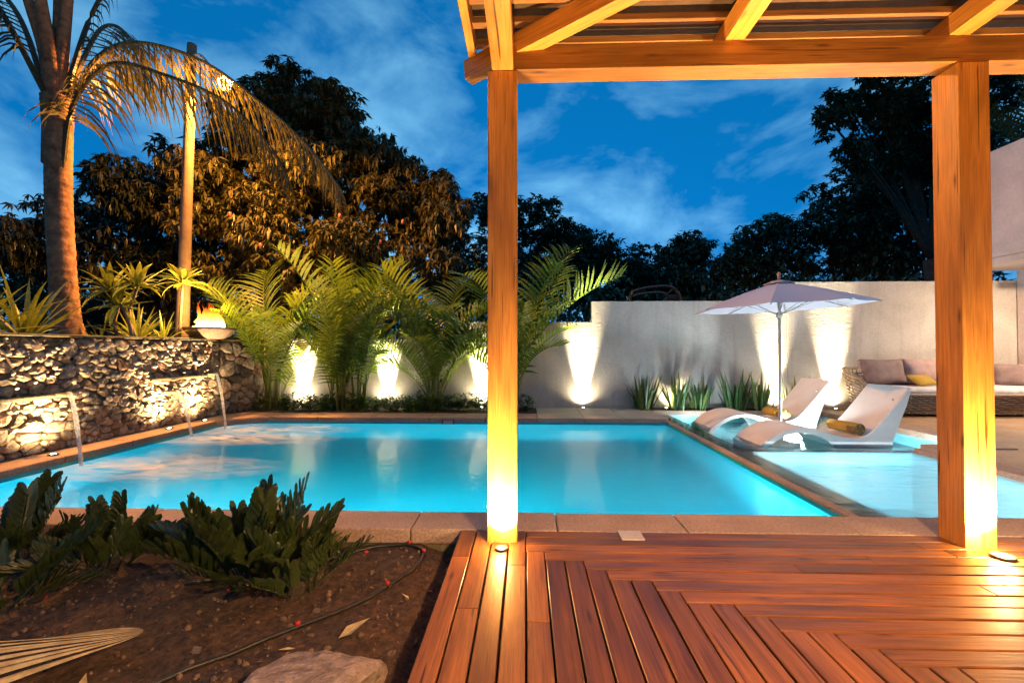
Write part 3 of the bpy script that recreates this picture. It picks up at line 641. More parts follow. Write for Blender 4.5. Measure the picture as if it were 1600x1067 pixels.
def assumed_pendant():  # assumed lamp out of view, added to light the deck and soil warmly
    t = tag(empty('assumed_pendant_lamp', (1.3, -0.4, 2.35)), 'assumed round paper lamp hanging under the pergola, unseen behind the viewer', 'lamp')
    link('lamp_shade', lathe_mesh('lamp_shade', [(0.05, -0.18), (0.16, -0.13), (0.2, 0), (0.16, 0.13), (0.05, 0.18)], 20), 'fabric_white', t)
    tube('cord', [(0, 0, 0.18), (0, 0, 0.8)], 0.004, 'rubber', t)
    spot('assumed_pendant_bulb', t, (0, 0, -0.24), (-0.10, 0.35, -3), 950, (1, 0.56, 0.22), 152, 0.5, 0.14)
assumed_pendant()
def street_lamp():
    b = Vector((-6.50, 8.4, 1.25)); t = tag(empty('street_lamp', b), 'weathered round pole with a lit amber street light above the palms', 'street lamp')
    tube('pole', spline([(0, 0, 0), (0.05, 0, 2.2), (0.13, 0, 5.75)], 10), [0.115 - 0.035 * i / 9 for i in range(10)], 'weathered_pole', t, 12)
    tube('arm', spline([(0.13, 0, 5.55), (0.32, -0.02, 5.52), (0.52, -0.06, 5.30), (0.66, -0.08, 5.14)], 12), 0.028, 'pale_metal', t)
    hd = link('lamp_head', lathe_mesh('lamp_head', [(0.03, 0.22), (0.07, 0.15), (0.11, 0.02), (0.135, -0.1), (0.13, -0.16)], 14), 'pale_metal', t, (0.72, -0.1, 5.08), (0, R(-40), 0))
    link('lens', lathe_mesh('lens', [(0.14, -0.16), (0.135, -0.22), (0.09, -0.28), (0.01, -0.30)], 14), 'sodium_lens', hd)
    spot('street_bulb', t, (0.93, -0.14, 4.78), (0.92, 0.1, 2.6), 3300, (1, 0.40, 0.07), 179, 0.12, 0.1)
    return t
street_lamp()
def fire_bowl():
    t = tag(empty('fire_bowl', (-5.62, 7.93, 1.375)), 'round concrete fire bowl burning on top of the stone wall', 'fire bowl')
    link('bowl', lathe_mesh('bowl', [(0.20, 0), (0.30, 0.05), (0.40, 0.15), (0.42, 0.20), (0.385, 0.20), (0.33, 0.13), (0.05, 0.12)], 28), 'concrete', t)
    f = empty('fire', parent=t)
    for k in range(16):
        th = k * 2.4; r = 0.17 * math.sqrt((k + 0.5) / 16); h = random.uniform(0.36, 0.52) * (1.15 - 2 * r); w = random.uniform(0.06, 0.10)
        pts = spline([(r * math.cos(th), r * math.sin(th), 0.10), (r * 1.15 * math.cos(th), r * 1.1 * math.sin(th), 0.10 + h * 0.35), (r * 0.9 * math.cos(th) + 0.02, r * math.sin(th), 0.10 + h * 0.7), (r * 0.7 * math.cos(th + 0.4), r * math.sin(th), 0.10 + h)], 8)
        tube('flame', pts, [w * q for q in (0.5, 0.9, 1, 0.9, 0.7, 0.45, 0.22, 0.03)], 'flame', t, 7)
    for k in range(12):
        th = k * 2.1; r = random.uniform(0.05, 0.2); h = random.uniform(0.36, 0.56); c = Vector((r * math.cos(th), r * math.sin(th), 0.12))
        tube('flame', spline([c, c + Vector((random.uniform(-.03, .03), 0, h * 0.4)), c + Vector((random.uniform(-.05, .05), 0, h * 0.75)), c + Vector((random.uniform(-.06, .06), 0, h))], 8), [0.03 * q for q in (0.6, 0.9, 1, 0.8, 0.6, 0.4, 0.2, 0.03)], 'flame', t, 6)
    bpy.data.objects.remove(f)
    point('fire_glow', t, (0, -0.15, 0.62), 330, (1, 0.5, 0.14), 0.12)
fire_bowl()
def pool_lights():  # near wall lights are assumed from the water's glow; no fixture in view
    for x, y, z, ax, ay, p, lab in ((-3.6, 3.41, -0.55, -3.4, 7.5, 1, 'assumed underwater light in the near pool wall at the left'), (-1.0, 3.41, -0.55, -1.0, 7.5, 1, 'assumed underwater light in the near pool wall at the middle'), (1.5, 3.41, -0.55, 1.3, 7.5, 1, 'assumed underwater light in the near pool wall at the right')):
        t = tag(empty('pool_light', (x, y, z)), lab, 'pool light'); link('lens', lathe_mesh('lens', [(0.11, 0), (0.10, 0.015), (0.03, 0.02)], 18), 'pool_lens', t, rot=(R(-90), 0, 0))
        area('pool_lamp', t, (0, 0.06, 0), (ax - x, ay - y, -0.15), POOLW * p, (0.62, 0.93, 1.0), 0.22)
    t = tag(empty('pool_light', (3.7, 3.42, -0.45)), 'assumed underwater light in the near wall of the spa', 'pool light'); link('lens', lathe_mesh('lens', [(0.09, 0), (0.08, 0.01), (0.01, 0.015)], 18), 'pool_lens', t, rot=(R(-90), 0, 0))
    area('pool_lamp', t, (0, 0.05, 0), (0, 2, -0.05), POOLW * 0.85, (0.8, 0.96, 1.0), 0.16)
    dome = lathe_mesh('lens', [(0.05, 0), (0.045, 0.02), (0.025, 0.035), (0.004, 0.04)], 16)  # domes added to brighten the parasol underside, loungers and shelf
    for x, y, p, lab in ((4.12, 7.08, 2.6, 'added underwater dome light on the shelf brightening the parasol underside'), (5.35, 6.35, 0.45, 'added underwater dome light brightening the shelf near the daybed'), (3.2, 8.5, 0.5, 'added underwater dome light brightening the shelf behind the far lounger')):
        t = tag(empty('pool_light', (x, y, -0.238)), lab, 'pool light', 'added dome lights on the lounger shelf'); link('lens', dome, 'pool_lens', t)
        point('pool_lamp', t, (0, 0, 0.09), POOLW * 0.45 * p, (0.85, 0.97, 1.0), 0.045)
POOLW = 155
pool_lights()

# ================================================================== POOLSIDE THINGS
def water_jets():
    for (a, b), lab in zip(JETS, ('water jet falling from the stone wall spout nearest the camera', 'middle water jet arcing from the stone wall into the pool', 'far water jet falling beside the end of the stone wall')):
        a = Vector(a); b = Vector(b); t = tag(empty('water_jet', a), lab, 'water jet'); v, f = [], []; n = 22; d = b - a; side = Vector((d.y, -d.x, 0)).normalized()
        for i in range(n + 1):
            u = i / n; p = Vector((d.x * u ** 0.85, d.y * u ** 0.85, d.z * (0.38 * u + 0.62 * u * u)))
            w = 0.022 * (1 - 0.2 * u) * (1 + 0.15 * math.sin(i * 1.9)); th = 0.009
            for s in (-1, -0.4, 0.4, 1): v.append(p + side * w * s + Vector((0, 0, th * (1 - abs(s)))))
            for s in (1, 0.4, -0.4, -1): v.append(p + side * w * s - Vector((0.3 * th, 0, th * (1 - abs(s)))))
        for i in range(n):
            for k in range(8): k2 = (k + 1) % 8; f.append((i * 8 + k, i * 8 + k2, (i + 1) * 8 + k2, (i + 1) * 8 + k))
        link('stream', mesh('stream', v, f, True), 'falling_water', t)
        s = tag(box('spout', (a.x - 0.2, a.y - 0.07, a.z - 0.055), (a.x + 0.03, a.y + 0.07, a.z - 0.012), 'coping_side', None, 0.008), lab.split(' jet')[0].replace('water', 'stone lip spout of the') + (' jet nearest the camera' if 'nearest' in lab else ' jet' if 'middle' in lab else ' jet at the wall end'), 'spout')
water_jets()
tag(box('skimmer_cover', (0.60, 2.885, 0.001), (0.745, 3.028, 0.012), 'plastic_lid', None, 0.004), 'pale square skimmer lid set in the deck edge', 'lid')
def skimmer():
    t = tag(empty('skimmer', (-1.36, 7.925, -0.075)), 'small metal framed skimmer mouth in the far pool wall', 'skimmer')
    box('frame', (-0.11, -0.012, -0.035), (0.11, 0.0, 0.045), 'dark_metal', t); box('flap', (-0.085, -0.02, -0.03), (0.085, -0.013, 0.035), 'pale_metal', t)
skimmer()
def lounger_mesh():
    top = [(0.0, -0.10), (0.06, -0.04), (0.17, 0.045), (0.32, 0.125), (0.48, 0.165), (0.64, 0.165), (0.82, 0.125), (1.0, 0.075), (1.16, 0.045), (1.30, 0.05), (1.42, 0.11), (1.54, 0.225), (1.70, 0.415), (1.93, 0.70)]
    top = [(p.x, p.z) for p in spline([(a, 0, b) for a, b in top], 40)]
    under = [(1.965, 0.685), (1.90, 0.47), (1.80, 0.22), (1.72, 0.0), (1.70, -0.235), (1.02, -0.235), (0.98, -0.08), (0.90, 0.005), (0.80, 0.06), (0.66, 0.105), (0.52, 0.11), (0.36, 0.07), (0.22, -0.01), (0.12, -0.10), (0.06, -0.235), (0.0, -0.235)]
    prof = top + under; bm = bmesh.new(); W = 0.73
    a = [bm.verts.new((x, 0, z)) for x, z in prof]; b = [bm.verts.new((x, W, z)) for x, z in prof]; n = len(prof)
    fa = bm.faces.new(a); fb = bm.faces.new(b[::-1])
    for i in range(n): bm.faces.new((a[i], b[i], b[(i + 1) % n], a[(i + 1) % n]))
    rim = [e for e in bm.edges if e in fa.edges or e in fb.edges]
    bmesh.ops.recalc_face_normals(bm, faces=bm.faces)
    bmesh.ops.bevel(bm, geom=rim, offset=0.012, segments=2, affect='EDGES'); bmesh.ops.triangulate(bm, faces=[f for f in bm.faces if len(f.verts) > 4])
    return bm_mesh(bm, 'shell')
def loungers():
    me = lounger_mesh(); hole = lathe_mesh('drain_plug', [(0.018, 0), (0.018, 0.006), (0.004, 0.008)], 12)
    for x, y, rz, lab in ((3.02, 6.04, 0.0, 'white curved pool lounger nearest the spa with a rolled towel'), (2.90, 7.36, 0.02, 'white curved pool lounger behind the umbrella pole nearest the wall')):
        t = tag(empty('pool_lounger', (x, y, 0), rz), lab, 'lounger', 'pool loungers on the shallow shelf'); sh = link('shell', me, 'resin_white', t)
        link('drain_plug', hole, 'pale_metal', t, (1.79, 0.10, 0.532), (0, R(-53), 0))
loungers()
def towel(x, y, z, rz, lab):
    t = tag(empty('rolled_towel', (x, y, z), rz), lab, 'towel', 'rolled towels on the loungers'); v, f = [], []; n = 46; L = 0.44
    for i in range(n):
        a = i / (n - 1) * 5.2 * math.pi; r = 0.018 + 0.0035 * a; 
        for s, rr_ in ((0, r), (1, r)): v.append((L * s + 0.006 * math.sin(a * 3), rr_ * math.cos(a), 0.075 + rr_ * math.sin(a) * 0.92))
    for i in range(n - 1): f.append((2 * i, 2 * i + 1, 2 * i + 3, 2 * i + 2))
    o = link('roll', mesh('roll', v, f, True), 'fabric_mustard', t); md = o.modifiers.new('s', 'SOLIDIFY'); md.thickness = 0.012
    v, f = tube_data([(-0.004, 0, 0.075), (L * 0.3, 0, 0.075)], 0.077, 14); link('band', mesh('band', [(q.x, q.y, q.z * 0.93 + 0.005) for q in v], f, True), 'fabric_brown', t)
towel(4.36, 6.10, 0.075, R(102), 'yellow and brown rolled towel on the near lounger seat')
towel(4.16, 7.45, 0.075, R(100), 'yellow rolled towel on the far lounger by the umbrella pole')
def umbrella():
    base = Vector((3.82, 6.98, -0.235)); t = tag(empty('parasol', base), 'pale mauve market parasol lit white underneath between the loungers', 'parasol')
    link('base', lathe_mesh('base', [(0.26, 0), (0.26, 0.04), (0.24, 0.06), (0.05, 0.075), (0.04, 0.25), (0.03, 0.26)], 24), 'resin_white', t)
    tube('pole', [(0, 0, 0.06), (0, 0, 2.42)], 0.021, 'pale_metal', t, 12)
    N = 8; Rr = 1.22; zr = 2.06; za = 2.45; a0 = R(12); tl = 0.045
    def rim(k): a = a0 + 2 * math.pi * k / N; return Vector((Rr * math.cos(a), Rr * math.sin(a), zr + tl * math.cos(a)))
    v, f = [], []; rows = 8
    for k in range(N):
        for j in range(rows + 1):
            u = j / rows; p0 = Vector((0, 0, za)).lerp(rim(k), u); p1 = Vector((0, 0, za)).lerp(rim(k + 1), u)
            for i in range(7):
                w = i / 6; sag = 0.05 * u * w * (1 - w) ; p = p0.lerp(p1, w); inw = 1 - 0.10 * (4 * w * (1 - w)) * u * 0.5
                v.append((p.x * inw, p.y * inw, p.z - sag + 0.02 * math.sin(u * math.pi)))
        o = k * (rows + 1) * 7
        for j in range(rows):
            for i in range(6): q = o + j * 7 + i; f.append((q, q + 7, q + 8, q + 1))
    link('canopy', mesh('canopy', v, f), 'canopy_cloth', t); cn = t.children[-1]; md = cn.modifiers.new('s', 'SOLIDIFY'); md.thickness = 0.004
    for k in range(N):
        p = rim(k); r_ = tube('rib', [(0.03, 0, za - 0.05) if False else (p.x * 0.03, p.y * 0.03, za - 0.055), (p.x * 0.5, p.y * 0.5, (za + p.z) / 2 - 0.065), (p.x * 0.995, p.y * 0.995, p.z - 0.015)], 0.008, 'pale_metal', t, 6)
        tube('strut', [(p.x * 0.02, p.y * 0.02, 1.95), (p.x * 0.48, p.y * 0.48, (za + p.z) / 2 - 0.075)], 0.006, 'pale_metal', t, 6)
    link('hub', lathe_mesh('hub', [(0.022, 1.90), (0.045, 1.91), (0.045, 1.98), (0.022, 1.99)], 14), 'resin_white', t)
    link('vent_cap', lathe_mesh('vent_cap', [(0.02, 2.475), (0.12, 2.452), (0.22, 2.415), (0.215, 2.41), (0.1, 2.44), (0.02, 2.46)], 8), 'canopy_cloth', t, rot=(0, 0, a0))
    link('finial', lathe_mesh('finial', [(0.016, 2.48), (0.026, 2.51), (0.02, 2.53), (0.03, 2.56), (0.012, 2.59)], 12), 'fabric_pink', t)
umbrella()

# ------------------------------------------------------------------ wicker daybed
def pillow_mesh(name, sx, sy, sz, tas=False):
    bm = bmesh.new(); bmesh.ops.create_cube(bm, size=2); bmesh.ops.subdivide_edges(bm, edges=bm.edges, cuts=7, use_grid_fill=True)
    for v in bm.verts:
        x, y, z = v.co; e = (1 - abs(x) ** 3.2) * (1 - abs(z) ** 3.2); th = 0.22 + 0.78 * max(0, e) ** 0.55; pin = 1 - 0.07 * (1 - abs(x)) * abs(z) - 0.07 * (1 - abs(z)) * abs(x)
        v.co = (x * sx * pin + 0.006 * math.sin(z * 9 + x * 5), y * sy * th + 0.008 * math.sin(x * 6) * math.cos(z * 5), z * sz * pin)
    return bm_mesh(bm, name, True)
def daybed():
    o = Vector((7.85, 8.78, -0.02)); t = tag(empty('daybed', o), 'round ended wicker daybed with white seat pad against the wall', 'daybed')
    A, B = 1.62, 0.54
    def outline(th, flare):
        c, s = math.cos(th), math.sin(th); e = 0.55; return Vector(((A + flare) * math.copysign(abs(c) ** e, c), (B + flare) * math.copysign(abs(s) ** e, s), 0))
    def topz(th): s = math.sin(th); c = math.cos(th); return 0.40 + 0.42 * min(1, max(0, (s + 0.35) / 0.9) + max(0, abs(c) - 0.80) * 1.6)
    n = 220; v, f = [], []; rows = 11; strands = []
    for r_ in range(rows):
        u = r_ / (rows - 1); pts = []
        for i in range(n):
            th = 2 * math.pi * i / n; z = 0.07 + (topz(th) - 0.07) * u; fl = -0.10 + 0.17 * u ** 0.7 + (0.014 if (i // 2 + r_) % 2 else -0.014)
            p = outline(th, fl); pts.append(Vector((p.x, p.y, z)))
        b = len(v); hh = 0.0125
        for p in pts: nn = Vector((p.x, p.y * 2, 0)).normalized() * 0.008; v += [p + nn + Vector((0, 0, hh)), p + nn * 1.6, p + nn - Vector((0, 0, hh)), p - nn]
        for i in range(n):
            i2 = (i + 1) % n
            for k in range(4): k2 = (k + 1) % 4; f.append((b + i * 4 + k, b + i * 4 + k2, b + i2 * 4 + k2, b + i2 * 4 + k))
    link('rattan_weave', mesh('rattan_weave', v, f, True), 'rattan', t)
    v, f = [], []
    for i in range(0, n, 4):
        th = 2 * math.pi * (i + 0.5) / n; a, b_ = outline(th, -0.10), outline(th, 0.07); vv, ff = tube_data([(a.x, a.y, 0.05), ((a.x + b_.x) / 2, (a.y + b_.y) / 2, 0.05 + (topz(th) - 0.05) * 0.4), (b_.x, b_.y, topz(th))], 0.008, 5); q = len(v); v += vv; f += [tuple(x + q for x in y) for y in ff]
    tag(link('stakes', mesh('stakes', v, f, True), 'rattan', t), kind='stuff')
    rim = [outline(2 * math.pi * i / 120, 0.075) + Vector((0, 0, topz(2 * math.pi * i / 120) + 0.015)) for i in range(121)]
    tube('rim', rim, 0.026, 'rattan', t, 8)
    v, f = [], []
    for z, fl in ((0.39, -0.05), (0.42, -0.02), (0.49, -0.015), (0.525, -0.04), (0.535, -0.10)):
        for i in range(96): p = outline(2 * math.pi * i / 96, fl); v.append((p.x, p.y, z))
    for r_ in range(4):
        for i in range(96): i2 = (i + 1) % 96; f.append((r_ * 96 + i, r_ * 96 + i2, (r_ + 1) * 96 + i2, (r_ + 1) * 96 + i))
    f.append(tuple(range(4 * 96, 5 * 96))); link('seat_pad', mesh('seat_pad', v, f, True), 'fabric_white', t)
    v, f = [], []
    for z, fl in ((0.06, -0.16), (0.38, -0.06)):
        for i in range(96): p = outline(2 * math.pi * i / 96, fl); v.append((p.x, p.y, z))
    for i in range(96): i2 = (i + 1) % 96; f.append((i, i2, 96 + i2, 96 + i))
    link('liner', mesh('liner', v, f, True), 'dark_metal', t)
    def pillow(x, y, z, sx, sy, sz, mat, rx, rz, lab, tas=False):
        q = tag(empty('cushion', (o.x + x, o.y + y, o.z + z)), lab, 'cushion', 'cushions on the wicker daybed'); m = link('cover', pillow_mesh('cover', sx, sy, sz), mat, q, rot=(rx, 0, rz))
        if tas:
            for k in range(9):
                for sx_ in (-1,):
                    link('tassel', pillow_tassel, mat, m, (sx_ * sx * 0.96, 0.0, -sz + 2 * sz * (k + 0.5) / 9), (0, R(-90 + random.uniform(-25, 25)), 0))
    pillow_tassel = lathe_mesh('tassel', [(0.005, 0.0), (0.016, 0.012), (0.012, 0.02), (0.022, 0.06), (0.004, 0.065)], 6); pillow_tassel.materials.append(MATS['fabric_pink'])
    pillow(-1.02, 0.16, 0.78, 0.43, 0.15, 0.245, 'fabric_mauve', R(-14), R(6), 'large mauve tasselled cushion at the round end of the daybed', True)
    pillow(-0.18, 0.22, 0.78, 0.40, 0.15, 0.25, 'fabric_pink', R(-14), R(-2), 'pink cushion second from the round end, half behind the post')
    pillow(0.66, 0.22, 0.78, 0.40, 0.15, 0.25, 'fabric_pink', R(-14), R(3), 'pink cushion seen past the right side of the pergola post')
    pillow(1.30, 0.10, 0.72, 0.30, 0.12, 0.22, 'fabric_mauve', R(-14), R(-40), 'mauve cushion at the far right end of the daybed')
    pillow(-0.50, -0.10, 0.64, 0.24, 0.06, 0.13, 'fabric_mustard', R(-52), R(14), 'small mustard pillow lying on the daybed seat')
daybed()

# ------------------------------------------------------------------ bits on the soil
def hose():
    ctrl = [(-2.30, 1.35), (-1.85, 1.58), (-1.48, 1.80), (-1.16, 2.13), (-0.88, 2.42), (-0.68, 2.66), (-0.64, 2.86), (-0.74, 2.985), (-0.95, 2.98), (-1.25, 2.80), (-1.55, 2.62), (-1.9, 2.5)]
    pts = spline([(x, y, soil_z(x, y) + 0.013) for x, y in ctrl], 70); pts = [Vector((p.x, p.y, max(p.z, soil_z(p.x, p.y) + 0.012))) for p in pts]
    t = tag(empty('drip_hose', (0, 0, 0)), 'black drip irrigation hose looping over the soil', 'hose'); tube('hose', pts, 0.0105, 'rubber', t, 8)
    em = lathe_mesh('emitter', [(0.008, 0), (0.012, 0.004), (0.012, 0.018), (0.006, 0.022)], 10); em.materials.append(MATS['red_plastic'])
    for k in (8, 20, 28, 38, 45, 54): p = pts[k]; link('emitter', em, None, t, p + Vector((0.0, 0, 0.006)), (random.uniform(-0.3, 0.3), random.uniform(-0.3, 0.3), 0))
hose()
def rock_mesh(seed, sub=4, amp=0.22):
    bm = bmesh.new(); bmesh.ops.create_icosphere(bm, subdivisions=sub, radius=1); rs = random.Random(seed); planes = [Vector((rs.gauss(0, 1), rs.gauss(0, 1), rs.gauss(0, 1))).normalized() for _ in range(14)]; ds = [rs.uniform(0.62, 0.95) for _ in planes]
    for v in bm.verts:
        d = v.co.normalized(); r = min([1.0] + [dd / d.dot(p) for p, dd in zip(planes, ds) if d.dot(p) > 0.15]); v.co = d * r * (1 + 0.03 * hnoise(d.x * 3, d.y * 3 + d.z * 4, 3.0, seed) + 0.014 * hnoise(d.x * 9, d.y * 8 - d.z * 9, 3.0, seed))
    return bm_mesh(bm, 'rock')
tag(link('garden_rock', rock_mesh(4), 'rock', None, (-0.80, 1.72, -0.125), (0.1, 0.05, 0.25), (0.30, 0.19, 0.15)), 'pale rough garden rock at the edge of the soil bed', 'rock')
for x, y, s, lab in ((-0.60, 2.03, 0.018, 'small pale stone right of the garden rock'), (-1.45, 1.98, 0.022, 'small stone on the soil left of the hose'), (-1.08, 2.33, 0.02, 'small reddish stone above the hose')):
    tag(link('loose_stone', rock_mesh(int(s * 1000), 2), 'rock', None, (x, y, soil_z(x, y) + s * 0.4), (0, 0, x * 9), (s * 1.3, s, s * 0.7)), lab, 'stone')
def palm_sheath():
    """the dry folded palm leaf lying in the near corner"""
    v, f = [], []; n, K = 40, 13; a = [Vector(p) for p in spline([(-2.62, 1.38, 0.03), (-2.2, 1.62, 0.04), (-1.88, 1.82, 0.02), (-1.67, 1.955, 0.0)], n)]
    for k in range(K):
        q0, q1 = -1 + 2 * (k + 0.0) / K, -1 + 2 * (k + 0.985) / K; b = len(v); lift = random.uniform(-0.008, 0.012)
        for i, p in enumerate(a):
            u = i / (n - 1); w = 0.24 * (1 - u) ** 0.6 * (0.78 + 0.22 * math.sin(u * 3)) + 0.010; d = (a[min(i + 1, n - 1)] - a[max(i - 1, 0)]).normalized(); sd = Vector((-d.y, d.x, 0)); rid = 0.62 * w * (q1 - q0)
            for q, e in ((q0, rid * 0.42), ((q0 + q1) / 2, rid * 0.5), (q1, 0.0)):
                base = 0.13 * (1 - u) * (1 - q * q) - 0.06 * (1 - u) + 0.03 * math.sin(u * 5 + q * 2) * (1 - u); v.append(p + sd * w * q * (1 + 0.12 * math.sin(u * 7 + q)) + Vector((0, 0, base + e + lift * (1 - u) - 0.03)))
        for i in range(n - 1):
            for c in range(2): o = b + i * 3 + c; f.append((o, o + 1, o + 4, o + 3))
    o = tag(link('fallen_palm_leaf', mesh('fallen_palm_leaf', v, f), 'dry_leaf'), 'dry ribbed fallen palm leaf in the near soil corner', 'leaf')
palm_sheath()
def small_litter():
    v = [(0, 0, 0), (0.03, 0.05, 0.012), (0.0, 0.055, 0.0), (-0.03, 0.05, 0.014), (0.004, 0.15, 0.02)]; f = [(0, 1, 2), (0, 2, 3), (1, 4, 2), (2, 4, 3)]; me = mesh('dry_leaf', v, f); me.materials.append(MATS['dry_leaf'])
    for x, y, rz, s, lab in ((-0.86, 2.08, -0.9, 1.0, 'curled orange dry leaf above the garden rock'), (-1.02, 2.0, 2.4, 0.5, 'tiny dry leaf beside the garden rock'), (-1.72, 1.72, 0.6, 0.6, 'tan dry leaf near the fallen palm leaf'), (-0.62, 2.42, 1.2, 0.35, 'tiny pale leaf by the deck edge')):
        tag(link('fallen_leaf', me, None, None, (x, y, soil_z(x, y) + 0.012), (0.2, 0.1, rz), s), lab, 'leaf', 'fallen leaves on the soil')
    pv = [(0, 0, 0), (0.014, 0.006, 0.006), (0.004, 0.018, 0.004), (-0.012, 0.008, 0.008)]; pm = mesh('petal', pv, [(0, 1, 2), (0, 2, 3)]); pm.materials.append(MATS['red_plastic'])
    for k, (x, y) in enumerate(((-1.02, 2.88), (-1.62, 2.45), (-2.1, 2.05), (-1.33, 2.6), (-2.55, 2.35))):
        tag(link('red_petal', pm, None, None, (x, y, soil_z(x, y) + 0.012), (0.3, 0.2, k * 1.3), 1.3), 'tiny red petal fallen on the dark soil', 'petal', 'red petals on the soil')
small_litter()
def vehicle_frame():
    t = tag(empty('roll_bar', (3.1, 11.0, 0)), 'dark tubular vehicle roll bar showing above the garden wall', 'vehicle frame'); pts = spline([(-0.62, 0, 1.6), (-0.58, 0, 2.45), (-0.46, 0, 2.60), (-0.1, 0, 2.68), (0.3, 0, 2.70), (0.5, 0, 2.60), (0.62, 0, 2.35), (0.66, 0, 1.6)], 30)
    tube('front_hoop', pts, 0.03, 'dark_metal', t); tube('rear_hoop', [p + Vector((0.10, 0.9, -0.04)) for p in pts], 0.03, 'dark_metal', t)
    for x, z in ((-0.5, 2.58), (0.45, 2.65)): tube('side_rail', [(x, 0, z), (x + 0.10, 0.9, z - 0.04)], 0.025, 'dark_metal', t)
    o = box('windscreen', (0.30, 0.02, 2.0), (0.58, 0.05, 2.50), 'dark_glass', t)
    box('body', (-0.75, -0.05, -0.22), (0.85, 1.1, 1.61), 'dark_metal', t, 0.05, 2)
vehicle_frame()

# ================================================================== PLANTS
def frond_mesh(name, length, rise, droop, pairs, leaflet, width, hang=0.0, bare=0.18, vee=0.5, segs=2, twist=0.0):
    """pinnate frond along +X from the origin, arching up then over"""
    pts = []; x = z = 0.0; n = 26; ang = rise
    for i in range(n): pts.append(Vector((x, twist * 0.1 * (i / n) ** 2 * length, z))); st = length / (n - 1); x += st * math.cos(ang); z += st * math.sin(ang); ang -= droop / (n - 1) * (0.5 + 1.0 * i / n)
    v, f = tube_data(pts, [0.013 * (length / 1.8) * (1 - 0.85 * i / n) for i in range(n)], 4); V = [tuple(p) for p in v]; F = [tuple(q) for q in f]
    for k in range(pairs):
        u = bare + (1 - bare) * (k + 0.5) / pairs; fi = u * (n - 1); i = min(int(fi), n - 2); p = pts[i].lerp(pts[i + 1], fi - i); t = (pts[i + 1] - pts[i]).normalized(); upn = Vector((-t.z, 0, t.x)); env = (math.sin(math.pi * min(1, (u - bare) / (1 - bare) * 0.86 + 0.14)) ** 0.6)
        L = leaflet * (0.35 + 0.65 * env) * random.uniform(0.88, 1.1)
        for s in (-1, 1):
            sw = random.uniform(-0.12, 0.12); d = (Vector((0, s, 0)) * 0.85 + t * (0.55 + 0.5 * u + sw) + upn * (vee + random.uniform(-0.1, 0.1))).normalized(); b = len(V); wv = t.cross(d).cross(d).normalized() * width; q = p.copy(); nseg = segs + 1
            for j in range(nseg + 1):
                w = (0.55, 1.0, 0.7, 0.0)[j] if nseg == 3 else (0.6, 1.0, 0.0)[j]; w = wv * w
                if j == nseg: V.append(tuple(q))
                else: V += [tuple(q - w), tuple(q + w)]
                g = hang * (j + 1) * 0.8; d = (d + Vector((0, 0, -0.16 - g))).normalized(); q = q + d * (L / nseg)
            for j in range(nseg - 1): o = b + 2 * j; F.append((o, o + 1, o + 3, o + 2))
            o = b + 2 * (nseg - 1); F.append((o, o + 1, o + 2))
    return mesh(name, V, F)
def place_fronds(parent, meshes, n, mat, r0, z0, pitch_rng, sc_rng, base_az=0.0, azs=None, zr=(0.75, 1.15)):
    for k in range(n):
        az = base_az + (azs[k] if azs else k * 2.399 + random.uniform(-0.2, 0.2)); sc_ = random.uniform(*sc_rng); pi_ = random.uniform(*pitch_rng)
        o = link('frond', random.choice(meshes), mat, parent, (r0 * math.cos(az), r0 * math.sin(az), z0 * random.uniform(*zr)), (0, 0, 0), sc_)
        o.rotation_euler = (Matrix.Rotation(az, 3, 'Z') @ Matrix.Rotation(-pi_, 3, 'Y') @ Matrix.Rotation(random.uniform(-0.4, 0.4), 3, 'X')).to_euler()
ARECA = [frond_mesh('frond', 2.1, R(r), R(d), 23, 0.56, 0.023, 0.03, 0.20, 0.6) for r, d in ((84, 48), (86, 80), (82, 40), (86, 105), (84, 62))]
def areca(x, y, n, sc_, lab, pitch=(-0.22, 0.14), stems=7, az0=0.0):
    t = tag(empty('areca_palm', (x, y, 0.0)), lab, 'palm', 'areca palms along the garden wall')
    for k in range(stems):
        a = k * 2.4; r = 0.05 + 0.10 * (k / stems); h = random.uniform(0.55, 1.05) * sc_
        tube('stem', [(r * math.cos(a), r * math.sin(a), -0.03), (r * 1.5 * math.cos(a), r * 1.5 * math.sin(a), h)], [0.026, 0.018], 'green_stem', t, 6)
    place_fronds(t, ARECA, n, 'areca_leaf', 0.12, 0.55 * sc_, pitch, (sc_ * 0.5, sc_ * 1.12), az0, zr=(0.15, 1.5))
areca(-4.98, 8.83, 14, 1.2, 'areca palm clump beside the end of the stone wall')
fr = link('frond', ARECA[1], 'areca_leaf', [o for o in bpy.data.objects if o.name == 'areca_palm'][0], (-0.1, -0.05, 0.35), (0, 0, 0), 1.4); fr.rotation_euler = (Matrix.Rotation(R(188), 3, 'Z') @ Matrix.Rotation(R(4), 3, 'Y')).to_euler()
areca(-3.68, 8.86, 22, 1.24, 'tallest areca palm clump, second from the stone wall')
areca(-3.28, 8.92, 7, 0.95, 'thin areca palm tucked against the tallest clump')
areca(-1.78, 8.88, 22, 1.14, 'broad areca palm clump left of the left pergola post', (-0.42, 0.1))
areca(-0.28, 8.95, 18, 1.22, 'areca palm clump rising behind the left pergola post', (-0.48, 0.1))

